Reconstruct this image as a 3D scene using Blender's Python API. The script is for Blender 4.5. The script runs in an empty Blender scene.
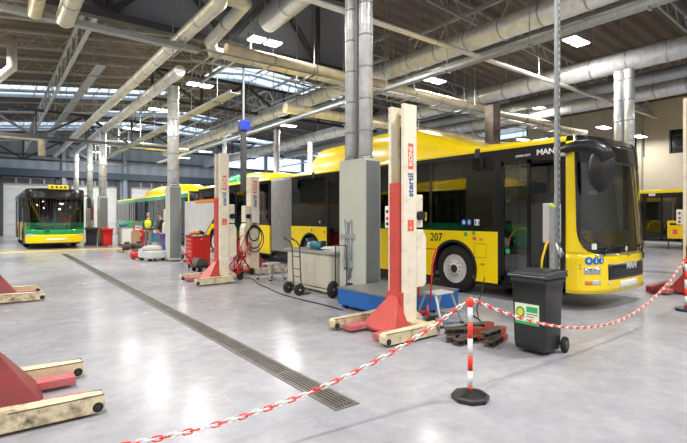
import bpy, bmesh, math, random
from mathutils import Vector, Matrix
random.seed(7)
SC = bpy.context.scene
COL = SC.collection
PI = math.pi

# ------------------------------------------------------------------ materials
def mat(name, col, rough=0.5, metal=0.0, var=0.0, vscale=6.0, bump=0.0, bscale=30.0, emit=None, estr=0.0, coat=0.0, dirt=None, dscale=3.0, damt=0.5):
    m = bpy.data.materials.new(name); m.use_nodes = True
    nt = m.node_tree; N = nt.nodes; L = nt.links
    b = N['Principled BSDF']
    b.inputs['Base Color'].default_value = (*col, 1)
    b.inputs['Roughness'].default_value = rough
    b.inputs['Metallic'].default_value = metal
    b.inputs['Coat Weight'].default_value = coat
    b.inputs['Coat Roughness'].default_value = 0.08
    tc = N.new('ShaderNodeTexCoord')
    src = None
    if var > 0:
        n = N.new('ShaderNodeTexNoise'); n.inputs['Scale'].default_value = vscale; n.inputs['Detail'].default_value = 4
        L.new(tc.outputs['Object'], n.inputs['Vector'])
        r = N.new('ShaderNodeMapRange'); r.inputs[1].default_value = .3; r.inputs[2].default_value = .7
        r.inputs[3].default_value = 1-var; r.inputs[4].default_value = 1+var
        L.new(n.outputs['Fac'], r.inputs[0])
        mx = N.new('ShaderNodeMix'); mx.data_type = 'RGBA'; mx.blend_type = 'MULTIPLY'; mx.inputs[0].default_value = 1
        mx.inputs[6].default_value = (*col, 1)
        cb = N.new('ShaderNodeCombineXYZ')
        for i in range(3): L.new(r.outputs[0], cb.inputs[i])
        L.new(cb.outputs[0], mx.inputs[7]); src = mx.outputs[2]
    if dirt is not None:
        n = N.new('ShaderNodeTexNoise'); n.inputs['Scale'].default_value = dscale; n.inputs['Detail'].default_value = 8; n.inputs['Roughness'].default_value = .7
        L.new(tc.outputs['Object'], n.inputs['Vector'])
        r = N.new('ShaderNodeMapRange'); r.inputs[1].default_value = .52; r.inputs[2].default_value = .68
        r.inputs[3].default_value = 0; r.inputs[4].default_value = damt
        L.new(n.outputs['Fac'], r.inputs[0])
        mx = N.new('ShaderNodeMix'); mx.data_type = 'RGBA'
        mx.inputs[6].default_value = (*col, 1)
        if src: L.new(src, mx.inputs[6])
        mx.inputs[7].default_value = (*dirt, 1)
        L.new(r.outputs[0], mx.inputs[0]); src = mx.outputs[2]
    if src: L.new(src, b.inputs['Base Color'])
    if bump > 0:
        n = N.new('ShaderNodeTexNoise'); n.inputs['Scale'].default_value = bscale; n.inputs['Detail'].default_value = 3
        L.new(tc.outputs['Object'], n.inputs['Vector'])
        bp = N.new('ShaderNodeBump'); bp.inputs['Strength'].default_value = bump; bp.inputs['Distance'].default_value = .02
        L.new(n.outputs['Fac'], bp.inputs['Height']); L.new(bp.outputs[0], b.inputs['Normal'])
    if emit is not None:
        b.inputs['Emission Color'].default_value = (*emit, 1); b.inputs['Emission Strength'].default_value = estr
    return m

def glass(name, tint, refl=0.0):
    m = bpy.data.materials.new(name); m.use_nodes = True
    nt = m.node_tree; N = nt.nodes; L = nt.links
    N.remove(N['Principled BSDF']); out = N['Material Output']
    t = N.new('ShaderNodeBsdfTransparent'); t.inputs[0].default_value = (*tint, 1)
    g = N.new('ShaderNodeBsdfGlossy'); g.inputs['Roughness'].default_value = .02; g.inputs[0].default_value = (1, 1, 1, 1)
    f = N.new('ShaderNodeFresnel'); f.inputs[0].default_value = 1.5
    a = N.new('ShaderNodeMath'); a.operation = 'ADD'; a.inputs[1].default_value = refl
    L.new(f.outputs[0], a.inputs[0])
    mx = N.new('ShaderNodeMixShader'); L.new(a.outputs[0], mx.inputs[0]); L.new(t.outputs[0], mx.inputs[1]); L.new(g.outputs[0], mx.inputs[2])
    L.new(mx.outputs[0], out.inputs[0])
    return m

M = {}
M['yellow'] = mat('bus_yellow', (.95, .70, .002), .22, 0, coat=.5)
M['yellow2'] = mat('pole_yellow', (.85, .55, .01), .35)
M['green'] = mat('bus_green', (.005, .32, .09), .25, coat=.4)
M['black'] = mat('gloss_black', (.012, .012, .014), .16)
M['rubber'] = mat('rubber', (.014, .0135, .013), .75, bump=.2)
M['blackpl'] = mat('black_plastic', (.016, .017, .019), .32)
M['greypl'] = mat('grey_plastic', (.07, .073, .08), .4)
M['dark'] = mat('dark_steel', (.045, .045, .05), .5, .4)
M['bellow'] = mat('bellows_fabric', (.36, .36, .35), .65, var=.12)
M['doorglass'] = glass('door_glass', (.86, .87, .87), .02)
M['glass'] = glass('tinted_glass', (.34, .35, .35), .02)
M['wglass'] = glass('windshield_glass', (.80, .82, .81), .05)
M['chrome'] = mat('chrome', (.75, .76, .78), .12, 1)
M['rim'] = mat('rim_silver', (.80, .79, .77), .4, .2, dirt=(.3, .26, .2), damt=.3, dscale=12)
M['white'] = mat('white_paint', (.82, .82, .80), .4)
M['cream'] = mat('lift_cream', (.84, .77, .62), .38, var=.04, dirt=(.30, .22, .13), dscale=5, damt=.35)
M['creamdirty'] = mat('worn_cream', (.68, .58, .38), .5, var=.12, vscale=9, dirt=(.10, .075, .05), dscale=4.2, damt=1, bump=.15)
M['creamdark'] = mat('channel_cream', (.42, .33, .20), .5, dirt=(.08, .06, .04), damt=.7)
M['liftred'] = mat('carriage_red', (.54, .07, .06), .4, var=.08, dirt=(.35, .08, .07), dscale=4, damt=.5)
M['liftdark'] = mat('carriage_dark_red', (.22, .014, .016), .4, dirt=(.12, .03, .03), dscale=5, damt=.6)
M['pinkworn'] = mat('worn_pink_red', (.50, .12, .13), .5, dirt=(.32, .30, .35), dscale=7, damt=1, bump=.2)
M['red'] = mat('red_paint', (.68, .02, .016), .35, var=.05)
M['brightred'] = mat('signal_red', (.82, .045, .02), .4)
M['orange'] = mat('orange', (.82, .24, .04), .45)
M['labelred'] = mat('label_red', (.80, .12, .05), .5)
M['labelblue'] = mat('label_blue', (.02, .10, .38), .5)
M['blue'] = mat('platform_blue', (.012, .12, .42), .4, var=.06, dirt=(.02, .05, .16), damt=.5)
M['binblue'] = mat('bin_blue', (.015, .04, .42), .4)
M['pictoblue'] = mat('picto_blue', (.01, .12, .50), .35)
M['greymetal'] = mat('grey_sheet', (.60, .61, .62), .45, .05, var=.07, vscale=2)
M['sage'] = mat('sage_cabinet', (.62, .65, .58), .34, .1, var=.06, vscale=1.5)
M['sage_shaded'] = mat('sage_cabinet_shaded', (.25, .27, .27), .35, .5, var=.06, vscale=2)  # darker cabinet tone, shade of the unlit side put into the colour
M['platetop'] = mat('checker_plate', (.24, .24, .25), .45, .4, var=.15, vscale=20)
M['desk'] = mat('desk_beige', (.56, .54, .46), .45, var=.04)
M['desktop'] = mat('desk_top_grey', (.36, .36, .34), .45, .2, var=.08)
M['foil'] = mat('foil_duct', (.80, .81, .82), .33, .38, var=.14, vscale=5, bump=.8, bscale=8)
M['foilwarm'] = mat('warm_foil_duct', (.80, .78, .70), .38, .40, var=.10, vscale=3, bump=.4, bscale=7)
M['pipewarm'] = mat('yellow_lagging', (.82, .73, .50), .42, .30, var=.14, vscale=3, bump=.3, bscale=8)  # yellow-beige base colour for the lagged pipes
M['galv'] = mat('galvanised', (.42, .44, .46), .42, .6, var=.15, vscale=14)
M['steelblue'] = mat('painted_steel', (.27, .31, .36), .5, .2)
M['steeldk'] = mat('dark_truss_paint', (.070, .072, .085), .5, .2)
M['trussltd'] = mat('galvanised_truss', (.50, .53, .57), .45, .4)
M['clad'] = mat('blue_grey_cladding', (.30, .33, .40), .6, var=.04)
M['lamp'] = mat('lamp_diffuser', (1, 1, 1), .5, emit=(1, .97, .92), estr=14)
M['wood'] = mat('pallet_wood', (.42, .30, .17), .7, var=.2)
M['card'] = mat('cardboard', (.50, .34, .18), .75, var=.1)
M['rust'] = mat('rusty_steel', (.115, .095, .078), .6, .3, var=.3, dirt=(.22, .045, .025), dscale=6, damt=.5, bump=.3)
M['rustred'] = mat('red_oxide_edge', (.48, .06, .035), .55, dirt=(.12, .05, .04), dscale=14, damt=.7)
M['alu'] = mat('aluminium', (.60, .61, .61), .38, .7, var=.08)
M['paper'] = mat('paper', (.78, .80, .84), .6)
M['tool'] = mat('tool_teal', (.03, .22, .36), .45, var=.2)
M['seatred'] = mat('seat_red', (.28, .02, .025), .8)
M['seatblue'] = mat('seat_fabric', (.05, .07, .12), .85)
M['intgrey'] = mat('interior_grey', (.20, .20, .20), .6)
M['amber'] = mat('amber_lens', (.75, .22, .01), .2)
M['lens'] = mat('lamp_lens', (.70, .72, .74), .08, .4)
M['hivis'] = mat('hi_vis_yellow', (.72, .90, .03), .6, emit=None)
M['skin'] = mat('skin', (.52, .30, .21), .5)
M['hair'] = mat('hair_brown', (.10, .05, .03), .7)
M['greyhair'] = mat('hair_pale', (.32, .26, .20), .7)
M['overall'] = mat('dark_workwear', (.045, .05, .06), .8)
M['tan'] = mat('tan_trousers', (.42, .27, .13), .8)
M['cloth'] = mat('white_rag', (.42, .41, .38), .85, bump=.4)
M['lime'] = mat('lime_green', (.45, .75, .03), .5)
M['stickgreen'] = mat('sticker_green', (.03, .38, .12), .5)
M['stickcream'] = mat('sticker_cream', (.72, .76, .62), .5)
M['exitgreen'] = mat('exit_sign_green', (.05, .6, .25), .4, emit=(.1, .9, .4), estr=1.2)
M['boxgrey'] = mat('panel_grey', (.62, .63, .62), .4)
M['binblack'] = mat('bin_anthracite', (.018, .020, .021), .38, bump=.08, var=.08)
M['binlid'] = mat('bin_lid_grey', (.040, .044, .052), .28, bump=.08)
M['drain'] = mat('drain_steel', (.17, .155, .14), .45, .5, var=.2, dirt=(.08, .06, .045), dscale=10, damt=.7)
M['drainslot'] = mat('drain_void', (.012, .011, .01), .8)
M['lineyellow'] = mat('floor_paint_yellow', (.78, .56, .06), .35, var=.06)

# ------------------------------------------------------------------ mesh builder
class MB:
    def __init__(s): s.bm = bmesh.new()
    def _add(s, vs, fs, mi=0, smooth=False):
        v = [s.bm.verts.new(p) for p in vs]
        for f in fs:
            try:
                fc = s.bm.faces.new([v[i] for i in f]); fc.material_index = mi; fc.smooth = smooth
            except ValueError: pass
        return v
    def box(s, x0, x1, y0, y1, z0, z1, mi=0, mx=None):
        vs = [Vector(p) for p in ((x0,y0,z0),(x1,y0,z0),(x1,y1,z0),(x0,y1,z0),(x0,y0,z1),(x1,y0,z1),(x1,y1,z1),(x0,y1,z1))]
        if mx is not None: vs = [mx @ p for p in vs]
        s._add(vs, [(3,2,1,0),(4,5,6,7),(0,1,5,4),(1,2,6,5),(2,3,7,6),(3,0,4,7)], mi)
        return s
    def prism(s, poly, ax, a, b, mi=0, smooth=False):
        # poly: 2D points in the two remaining axes (order x,y,z without ax)
        def P(p, t):
            return {'x': (t, p[0], p[1]), 'y': (p[0], t, p[1]), 'z': (p[0], p[1], t)}[ax]
        n = len(poly)
        v = [s.bm.verts.new(P(p, a)) for p in poly] + [s.bm.verts.new(P(p, b)) for p in poly]
        f1 = s.bm.faces.new(v[:n]); f2 = s.bm.faces.new(v[n:][::-1])
        f1.material_index = f2.material_index = mi
        for i in range(n):
            f = s.bm.faces.new((v[i], v[(i+1) % n], v[n+(i+1) % n], v[n+i])); f.material_index = mi; f.smooth = smooth
        f1.normal_update(); f2.normal_update()
        bmesh.ops.triangulate(s.bm, faces=[f1, f2], ngon_method='EAR_CLIP')
        return s
    def tube(s, pts, r, seg=8, mi=0, cap=True, closed=False):
        pts = [Vector(p) for p in pts]
        n = len(pts); rs = r if isinstance(r, (list, tuple)) else [r]*n
        rings = []; up = None
        for i, p in enumerate(pts):
            if closed: d = pts[(i+1) % n]-pts[i-1]
            elif i == 0: d = pts[1]-p
            elif i == n-1: d = p-pts[i-1]
            else: d = (pts[i+1]-p).normalized()+(p-pts[i-1]).normalized()
            if d.length < 1e-9: d = Vector((0, 0, 1))
            d.normalize()
            if up is None:
                up = Vector((0, 0, 1)) if abs(d.z) < .9 else Vector((1, 0, 0))
            a = d.cross(up)
            if a.length < 1e-6: a = d.cross(Vector((1, 0.1, 0)))
            a.normalize(); b = a.cross(d).normalized(); up = b
            rings.append([s.bm.verts.new(p+(a*math.cos(2*PI*(k+.5)/seg)+b*math.sin(2*PI*(k+.5)/seg))*rs[i]) for k in range(seg)])
        m = n if closed else n-1
        for i in range(m):
            A = rings[i]; B = rings[(i+1) % n]
            for k in range(seg):
                f = s.bm.faces.new((A[k], A[(k+1) % seg], B[(k+1) % seg], B[k])); f.material_index = mi; f.smooth = seg > 5
        if cap and not closed:
            for R in (rings[0][::-1], rings[-1]):
                f = s.bm.faces.new(R); f.material_index = mi
        return s
    def bar(s, p, q, w, h=None, mi=0):
        h = h or w; p = Vector(p); q = Vector(q); d = (q-p); L = d.length
        if L < 1e-6: return s
        mx = Matrix.Translation(p) @ d.to_track_quat('X', 'Z').to_matrix().to_4x4()
        return s.box(0, L, -w/2, w/2, -h/2, h/2, mi, mx)
    def cyl(s, p, q, r, seg=24, mi=0, r2=None):
        return s.tube([p, q], [r, r if r2 is None else r2], seg, mi)
    def lathe(s, prof, c=(0,0,0), ax='z', seg=32, mi=0, smooth=True):
        # prof: list of (radius, height) along ax
        c = Vector(c); rings = []
        for r, h in prof:
            ring = []
            for k in range(seg):
                a = 2*PI*k/seg; u, v = r*math.cos(a), r*math.sin(a)
                o = {'z': (u, v, h), 'x': (h, u, v), 'y': (v, h, u)}[ax]
                ring.append(s.bm.verts.new(c+Vector(o)))
            rings.append(ring)
        for A, B in zip(rings, rings[1:]):
            for k in range(seg):
                f = s.bm.faces.new((A[k], A[(k+1) % seg], B[(k+1) % seg], B[k])); f.material_index = mi; f.smooth = smooth
        for R in (rings[0][::-1], rings[-1]):
            f = s.bm.faces.new(R); f.material_index = mi
        return s
    def grid(s, fn, nu, nv, mi=0, smooth=True, flip=False):
        V = [[s.bm.verts.new(fn(i/nu, j/nv)) for j in range(nv+1)] for i in range(nu+1)]
        for i in range(nu):
            for j in range(nv):
                q = (V[i][j], V[i+1][j], V[i+1][j+1], V[i][j+1])
                f = s.bm.faces.new(q[::-1] if flip else q); f.material_index = mi; f.smooth = smooth
        return s
    def ball(s, c, r, seg=12, mi=0, sc=(1,1,1)):
        c = Vector(c); pr = []
        n = max(4, seg//2)
        rings = []
        for i in range(n+1):
            t = PI*i/n
            rr = max(math.sin(t), 1e-3)
            rings.append([s.bm.verts.new(c+Vector((rr*math.cos(2*PI*k/seg)*r*sc[0], rr*math.sin(2*PI*k/seg)*r*sc[1], -math.cos(t)*r*sc[2]))) for k in range(seg)])
        for A, B in zip(rings, rings[1:]):
            for k in range(seg):
                f = s.bm.faces.new((A[k], A[(k+1) % seg], B[(k+1) % seg], B[k])); f.material_index = mi; f.smooth = True
        for R in (rings[0][::-1], rings[-1]):
            f = s.bm.faces.new(R); f.material_index = mi
        return s
    def build(s, name, mats, parent=None, bevel=0, seg=2, solid=0, norm=True):
        if norm: bmesh.ops.recalc_face_normals(s.bm, faces=s.bm.faces)
        me = bpy.data.meshes.new(name); s.bm.to_mesh(me); s.bm.free()
        if not isinstance(mats, (list, tuple)): mats = [mats]
        for m in mats: me.materials.append(M[m] if isinstance(m, str) else m)
        o = bpy.data.objects.new(name, me); COL.objects.link(o)
        if parent: o.parent = parent
        if solid:
            md = o.modifiers.new('solid', 'SOLIDIFY'); md.thickness = solid
        if bevel:
            md = o.modifiers.new('bevel', 'BEVEL'); md.width = bevel; md.segments = seg; md.limit_method = 'ANGLE'; md.angle_limit = math.radians(40)
        return o

def tag(o, label, cat, group=None):
    o['label'] = label; o['category'] = cat
    if group: o['group'] = group
    return o
def thing(name, label, cat, loc=(0,0,0), rz=0, group=None):
    o = bpy.data.objects.new(name, None); COL.objects.link(o)
    o.location = loc; o.rotation_euler = (0, 0, rz); o.empty_display_size = .2
    return tag(o, label, cat, group)
def struct(o): o['kind'] = 'structure'; return o
def kids(o): return [c for c in bpy.data.objects if c.parent == o]
def dup(root, loc=None, rz=None, label=None):
    def cp(o, par):
        c = o.copy(); COL.objects.link(c); c.parent = par
        for k in kids(o): cp(k, c)
        return c
    r = cp(root, None)
    if loc is not None: r.location = loc
    if rz is not None: r.rotation_euler = (0, 0, rz)
    if label: r['label'] = label
    return r
def text(name, s, size, m, mx, parent, ext=.003, bold=0.0, sx=1.0):
    cu = bpy.data.curves.new('t', 'FONT'); cu.body = s; cu.size = size; cu.extrude = ext; cu.offset = bold
    cu.align_x = 'CENTER'; cu.align_y = 'CENTER'; cu.resolution_u = 3
    to = bpy.data.objects.new('t', cu)
    me = bpy.data.meshes.new_from_object(to)
    bpy.data.objects.remove(to); bpy.data.curves.remove(cu)
    me.transform(mx @ Matrix.Diagonal((sx, 1, 1, 1))); me.name = name
    me.materials.clear(); me.materials.append(M[m])
    o = bpy.data.objects.new(name, me); COL.objects.link(o); o.parent = parent
    return o
def frame(o, xdir, ydir):
    """matrix with text x along xdir and text y along ydir, at o"""
    x = Vector(xdir).normalized(); y = Vector(ydir).normalized(); z = x.cross(y)
    m = Matrix((x, y, z)).transposed().to_4x4(); m.translation = Vector(o); return m
def arc(c, r, a0, a1, n, ax='y'):
    out = []
    for i in range(n+1):
        a = a0+(a1-a0)*i/n; u, v = r*math.cos(a), r*math.sin(a)
        out.append({'y': (c[0]+u, c[1], c[2]+v), 'x': (c[0], c[1]+u, c[2]+v), 'z': (c[0]+u, c[1]+v, c[2])}[ax])
    return out
# ------------------------------------------------------------------ camera, world
cam = bpy.data.cameras.new('camera'); co = bpy.data.objects.new('camera', cam); COL.objects.link(co)
TH = math.atan2(.6068, .7949)
co.location = (0, 0, 1.6); co.rotation_euler = (PI/2, 0, -TH)
cam.sensor_width = 36; cam.lens = 463/687*36; cam.shift_y = -4.5/687; cam.clip_end = 300
SC.camera = co
SC.view_settings.view_transform = 'Standard'; SC.view_settings.look = 'None'; SC.view_settings.gamma = 1
SC.view_settings.exposure = -0.36
SC.cycles.use_denoising = True
SC.cycles.max_bounces = 7; SC.cycles.transparent_max_bounces = 12; SC.cycles.sample_clamp_indirect = 6
SC.cycles.caustics_reflective = False; SC.cycles.caustics_refractive = False
w = bpy.data.worlds.new('world'); SC.world = w; w.use_nodes = True
w.node_tree.nodes['Background'].inputs[0].default_value = (.86, .92, 1.0, 1)
w.node_tree.nodes['Background'].inputs[1].default_value = 2.6

# ------------------------------------------------------------------ setting
def floor_mat():
    m = bpy.data.materials.new('polished_concrete'); m.use_nodes = True
    nt = m.node_tree; N = nt.nodes; L = nt.links; b = N['Principled BSDF']
    tc = N.new('ShaderNodeTexCoord')
    def noise(sc, det, rough=.5):
        n = N.new('ShaderNodeTexNoise'); n.inputs['Scale'].default_value = sc; n.inputs['Detail'].default_value = det; n.inputs['Roughness'].default_value = rough
        L.new(tc.outputs['Object'], n.inputs['Vector']); return n
    n1 = noise(.55, 6, .6); n2 = noise(5, 6, .7); n3 = noise(1.6, 8, .75)
    cr = N.new('ShaderNodeValToRGB'); cr.color_ramp.elements[0].position = .3; cr.color_ramp.elements[1].position = .7
    cr.color_ramp.elements[0].color = (.275, .28, .315, 1); cr.color_ramp.elements[1].color = (.44, .445, .48, 1)
    L.new(n1.outputs[0], cr.inputs[0])
    mr = N.new('ShaderNodeMapRange'); mr.inputs[1].default_value = .3; mr.inputs[2].default_value = .7; mr.inputs[3].default_value = .84; mr.inputs[4].default_value = 1.10
    L.new(n2.outputs[0], mr.inputs[0])
    mx = N.new('ShaderNodeMix'); mx.data_type = 'RGBA'; mx.blend_type = 'MULTIPLY'; mx.inputs[0].default_value = 1
    cb = N.new('ShaderNodeCombineXYZ')
    for i in range(3): L.new(mr.outputs[0], cb.inputs[i])
    L.new(cr.outputs[0], mx.inputs[6]); L.new(cb.outputs[0], mx.inputs[7])
    # sawn joints every 6 m in both directions
    sp = N.new('ShaderNodeSeparateXYZ'); L.new(tc.outputs['Object'], sp.inputs[0])
    def joint(out, period, off):
        a = N.new('ShaderNodeMath'); a.operation = 'ADD'; a.inputs[1].default_value = off; L.new(out, a.inputs[0])
        p = N.new('ShaderNodeMath'); p.operation = 'PINGPONG'; p.inputs[1].default_value = period/2; L.new(a.outputs[0], p.inputs[0])
        c = N.new('ShaderNodeMath'); c.operation = 'LESS_THAN'; c.inputs[1].default_value = .007; L.new(p.outputs[0], c.inputs[0]); return c
    j1 = joint(sp.outputs[0], 6, .2); j2 = joint(sp.outputs[1], 6, -5.55+6)
    mxx = N.new('ShaderNodeMath'); mxx.operation = 'MAXIMUM'; L.new(j1.outputs[0], mxx.inputs[0]); L.new(j2.outputs[0], mxx.inputs[1])
    mj = N.new('ShaderNodeMath'); mj.operation = 'MULTIPLY'; mj.inputs[1].default_value = .45; L.new(mxx.outputs[0], mj.inputs[0])
    m2 = N.new('ShaderNodeMix'); m2.data_type = 'RGBA'; m2.inputs[7].default_value = (.14, .14, .15, 1)
    L.new(mj.outputs[0], m2.inputs[0]); L.new(mx.outputs[2], m2.inputs[6])
    # stains
    st = N.new('ShaderNodeMapRange'); st.inputs[1].default_value = .60; st.inputs[2].default_value = .75; st.inputs[3].default_value = 0; st.inputs[4].default_value = .5
    L.new(n3.outputs[0], st.inputs[0])
    m3 = N.new('ShaderNodeMix'); m3.data_type = 'RGBA'; m3.inputs[7].default_value = (.26, .26, .28, 1)
    L.new(st.outputs[0], m3.inputs[0]); L.new(m2.outputs[2], m3.inputs[6]); L.new(m3.outputs[2], b.inputs['Base Color'])
    rr = N.new('ShaderNodeMapRange'); rr.inputs[1].default_value = .3; rr.inputs[2].default_value = .7; rr.inputs[3].default_value = .16; rr.inputs[4].default_value = .30
    L.new(n3.outputs[0], rr.inputs[0]); L.new(rr.outputs[0], b.inputs['Roughness'])
    b.inputs['Specular IOR Level'].default_value = .10
    return m
M['floor'] = floor_mat(); M['trimdark'] = mat('dark_blue_beam', (.045, .07, .10), .5)
def ribs(name, c1, c2, axis, scale, rough=.6):
    m = bpy.data.materials.new(name); m.use_nodes = True
    nt = m.node_tree; N = nt.nodes; L = nt.links; b = N['Principled BSDF']; b.inputs['Roughness'].default_value = rough
    tc = N.new('ShaderNodeTexCoord'); wv = N.new('ShaderNodeTexWave'); wv.bands_direction = axis; wv.inputs['Scale'].default_value = scale
    L.new(tc.outputs['Object'], wv.inputs['Vector'])
    cr = N.new('ShaderNodeValToRGB'); cr.color_ramp.elements[0].color = (*c1, 1); cr.color_ramp.elements[1].color = (*c2, 1)
    L.new(wv.outputs[0], cr.inputs[0]); L.new(cr.outputs[0], b.inputs['Base Color'])
    bp = N.new('ShaderNodeBump'); bp.inputs['Strength'].default_value = 1; bp.inputs['Distance'].default_value = .06
    L.new(wv.outputs[0], bp.inputs['Height']); L.new(bp.outputs[0], b.inputs['Normal'])
    return m
M['deck'] = ribs('brown_roof_deck', (.085, .064, .052), (.15, .115, .092), 'Y', .55)
M['beigewall'] = ribs('beige_wall_panels', (.66, .60, .47), (.70, .64, .51), 'Y', .12)
M['greywall'] = ribs('blue_grey_wall_panels', (.30, .34, .40), (.36, .40, .46), 'X', .3)
M['gate'] = mat('pale_gate_panels', (.68, .68, .665), .5, var=.03, vscale=1)
def sky_mat():
    m = bpy.data.materials.new('rooflight_glazing'); m.use_nodes = True; N = m.node_tree.nodes; L = m.node_tree.links
    N.remove(N['Principled BSDF']); t = N.new('ShaderNodeBsdfTransparent'); t.inputs[0].default_value = (.82, .88, .92, 1)
    d = N.new('ShaderNodeBsdfTranslucent'); d.inputs[0].default_value = (.8, .84, .88, 1)
    x = N.new('ShaderNodeMixShader'); x.inputs[0].default_value = .3; L.new(t.outputs[0], x.inputs[1]); L.new(d.outputs[0], x.inputs[2]); L.new(x.outputs[0], N['Material Output'].inputs[0]); return m
M['skylight'] = sky_mat()

struct(MB().box(-14, 34, -8, 48.3, -.2, 0).build('floor', 'floor'))
WY = 48; WX = 32
def zd(x): return 8.4+.12*x if x < 12 else 9.84-.062*(x-12)
# roof deck with rooflight strips left open
deck = MB()
sky = [(-10, 9.0, 29.3, 32.3), (-10, 34, 41, 45.5), (9.5, 20, 23, 26), (6, 15, 36, 38.5)]
ys = sorted({-8.3, 48.3, *[v for a in sky for v in a[2:]]}); xs = sorted({-14, 12, 34, *[v for a in sky for v in a[:2]]})
for x0, x1 in zip(xs, xs[1:]):
    for y0, y1 in zip(ys, ys[1:]):
        if any(a[0] <= x0 and x1 <= a[1] and a[2] <= y0 and y1 <= a[3] for a in sky): continue
        vs = [(x, y, zd(x)+d) for d in (0, .12) for x, y in ((x0, y0), (x1, y0), (x1, y1), (x0, y1))]
        deck._add(vs, [(3,2,1,0),(4,5,6,7),(0,1,5,4),(1,2,6,5),(2,3,7,6),(3,0,4,7)])
struct(deck.build('ceiling', 'deck'))
for i, a in enumerate(sky):
    s_ = MB()
    n = max(1, int((a[1]-a[0])/3))
    def segs():
        k = sorted({a[0], a[1], *([12] if a[0] < 12 < a[1] else [])}); return zip(k, k[1:])
    for x0, x1 in segs():
        vs = [(x, y, zd(x)+d) for d in (.02, .06) for x, y in ((x0, a[2]), (x1, a[2]), (x1, a[3]), (x0, a[3]))]
        s_._add(vs, [(3,2,1,0),(4,5,6,7),(0,1,5,4),(1,2,6,5),(2,3,7,6),(3,0,4,7)])
    o = struct(s_.build('window_%d' % (i+1), 'skylight'))
    f_ = MB()
    for k in range(int((a[1]-a[0])/3)+1):
        x = a[0]+3*k; f_.bar((x, a[2], zd(x)-.02), (x, a[3], zd(x)-.02), .04, .05)
    for y in (a[2], (a[2]+a[3])/2, a[3]):
        for x0, x1 in segs(): f_.bar((x0, y, zd(x0)-.04), (x1, y, zd(x1)-.04), .08, .12)
    f_.build('glazing_bars', 'steelblue', o)

# back wall: piers, pale lift gates, cladding above, clerestory
bw = MB()
gates = [(-9.9, -5.5), (-4.6, -.2), (.75, 4.75), (5.7, 9.7), (10.7, 14.7), (15.7, 19.7), (20.7, 24.7), (25.7, 29.7)]
edges = [-14]+[v for g in gates for v in g]+[32.2]
for x0, x1 in zip(edges[::2], edges[1::2]): bw.box(x0, x1, WY, WY+.3, 0, 5.0)
bw.box(-14, 32.2, WY, WY+.3, 5.0, 7.0)
bw.box(-14, 20, WY, WY+.3, 7.0, 10.2); bw.box(20, 32.2, WY, WY+.3, 8.6, 10.2)
wb = struct(bw.build('wall_back', 'greywall'))
cg = MB().box(20, 32.2, WY+.1, WY+.16, 7.0, 8.6)
cw = struct(cg.build('window_5', 'skylight'))
for i, (x0, x1) in enumerate(gates):
    g = struct(MB().box(x0, x1, WY+.08, WY+.2, 0, 4.4).build('door_%d' % (i+1), 'gate'))
    f = MB()
    for x in (x0, x1): f.box(x-.12, x+.12, WY-.08, WY+.04, 0, 5.1)
    f.box(x0, x1, WY-.08, WY+.04, 4.95, 5.15)
    f.build('door_frame', 'steeldk', g)
    MB().box(x0, x1, WY+.08, WY+.12, 4.45, 4.95).build('transom_light', 'steeldk', g)
    f2 = MB().box(x0, x1, WY-.04, WY+.05, 4.38, 4.47)
    for k in range(1, 4): f2.box(x0+k*1.0-.08, x0+k*1.0+.08, WY-.04, WY+.06, 4.45, 4.95)
    f2.build('transom_bar', 'steelblue', g)
    p = MB()
    for k in range(1, 5): p.box(x0+.13, x1-.13, WY+.04, WY+.075, k*1.0-.006, k*1.0+.006)
    p.build('panel_joint', 'desk', g)
t = MB().box(-14, 32, WY-.5, WY-.02, 5.1, 5.7).box(-14, 32, WY-.35, WY-.02, 6.9, 7.0)
struct(t.build('trim_1', 'trimdark'))
t = MB()
for x in (-5, .3, 5.2, 10.2, 15.2, 20.2, 25.2, 30.2): t.box(x-.15, x+.15, WY-.4, WY-.02, 0, zd(x)-.05)
struct(t.build('trim_2', 'steelblue'))
# right wall
rw = MB()
wins = [(13.3, 14.7, 5.15, 7.0), (9.0, 10.5, 5.15, 7.0)]
holes = [(9.3, 10.1, 5.35, 6.75), (11.4, 12.1, 5.3, 6.6), (19.2, 26.8, 7.7, 8.5)]
yb = sorted({-8, 48, *[v for h in holes for v in h[:2]]})
for y0, y1 in zip(yb, yb[1:]):
    h = [a for a in holes if a[0] <= y0 and y1 <= a[1]]
    if h: rw.box(WX, WX+.3, y0, y1, 0, h[0][2]); rw.box(WX, WX+.3, y0, y1, h[0][3], 9)
    else: rw.box(WX, WX+.3, y0, y1, 0, 9)
struct(rw.build('wall_right', 'beigewall'))
M['darkpane'] = mat('dark_pane', (.02, .022, .025), .15)
for i, h in enumerate(holes):
    o = struct(MB().box(WX+.12, WX+.16, h[0], h[1], h[2], h[3]).build('window_%d' % (6+i), 'darkpane' if i < 2 else 'skylight'))
    f = MB()
    n = 4 if i < 2 else 2
    for k in range(1, n):
        z = h[2]+(h[3]-h[2])*k/n; f.box(WX+.03, WX+.12, h[0], h[1], z-.02, z+.02)
    f.box(WX-.02, WX+.12, h[0], h[0]+.08, h[2], h[3]); f.box(WX-.02, WX+.12, h[1]-.08, h[1], h[2], h[3])
    f.build('window_frame', 'steeldk', o)
t = MB()
for y in (5.5, 11.6, 17.6, 23.6, 29.6, 36, 42): t.box(WX-.3, WX, y-.13, y+.13, 0, 8.5)
struct(t.build('trim_3', 'desk'))
struct(MB().box(-14, 34, -8.3, -8, 0, 10).build('wall_front', 'clad'))
struct(MB().box(-14.3, -14, -8.3, 48.3, 0, 8).build('wall_left', 'beigewall'))
struct(MB().box(WX-.05, WX, -8, 48, 0, .35).build('baseboard_right', 'greymetal'))

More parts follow.
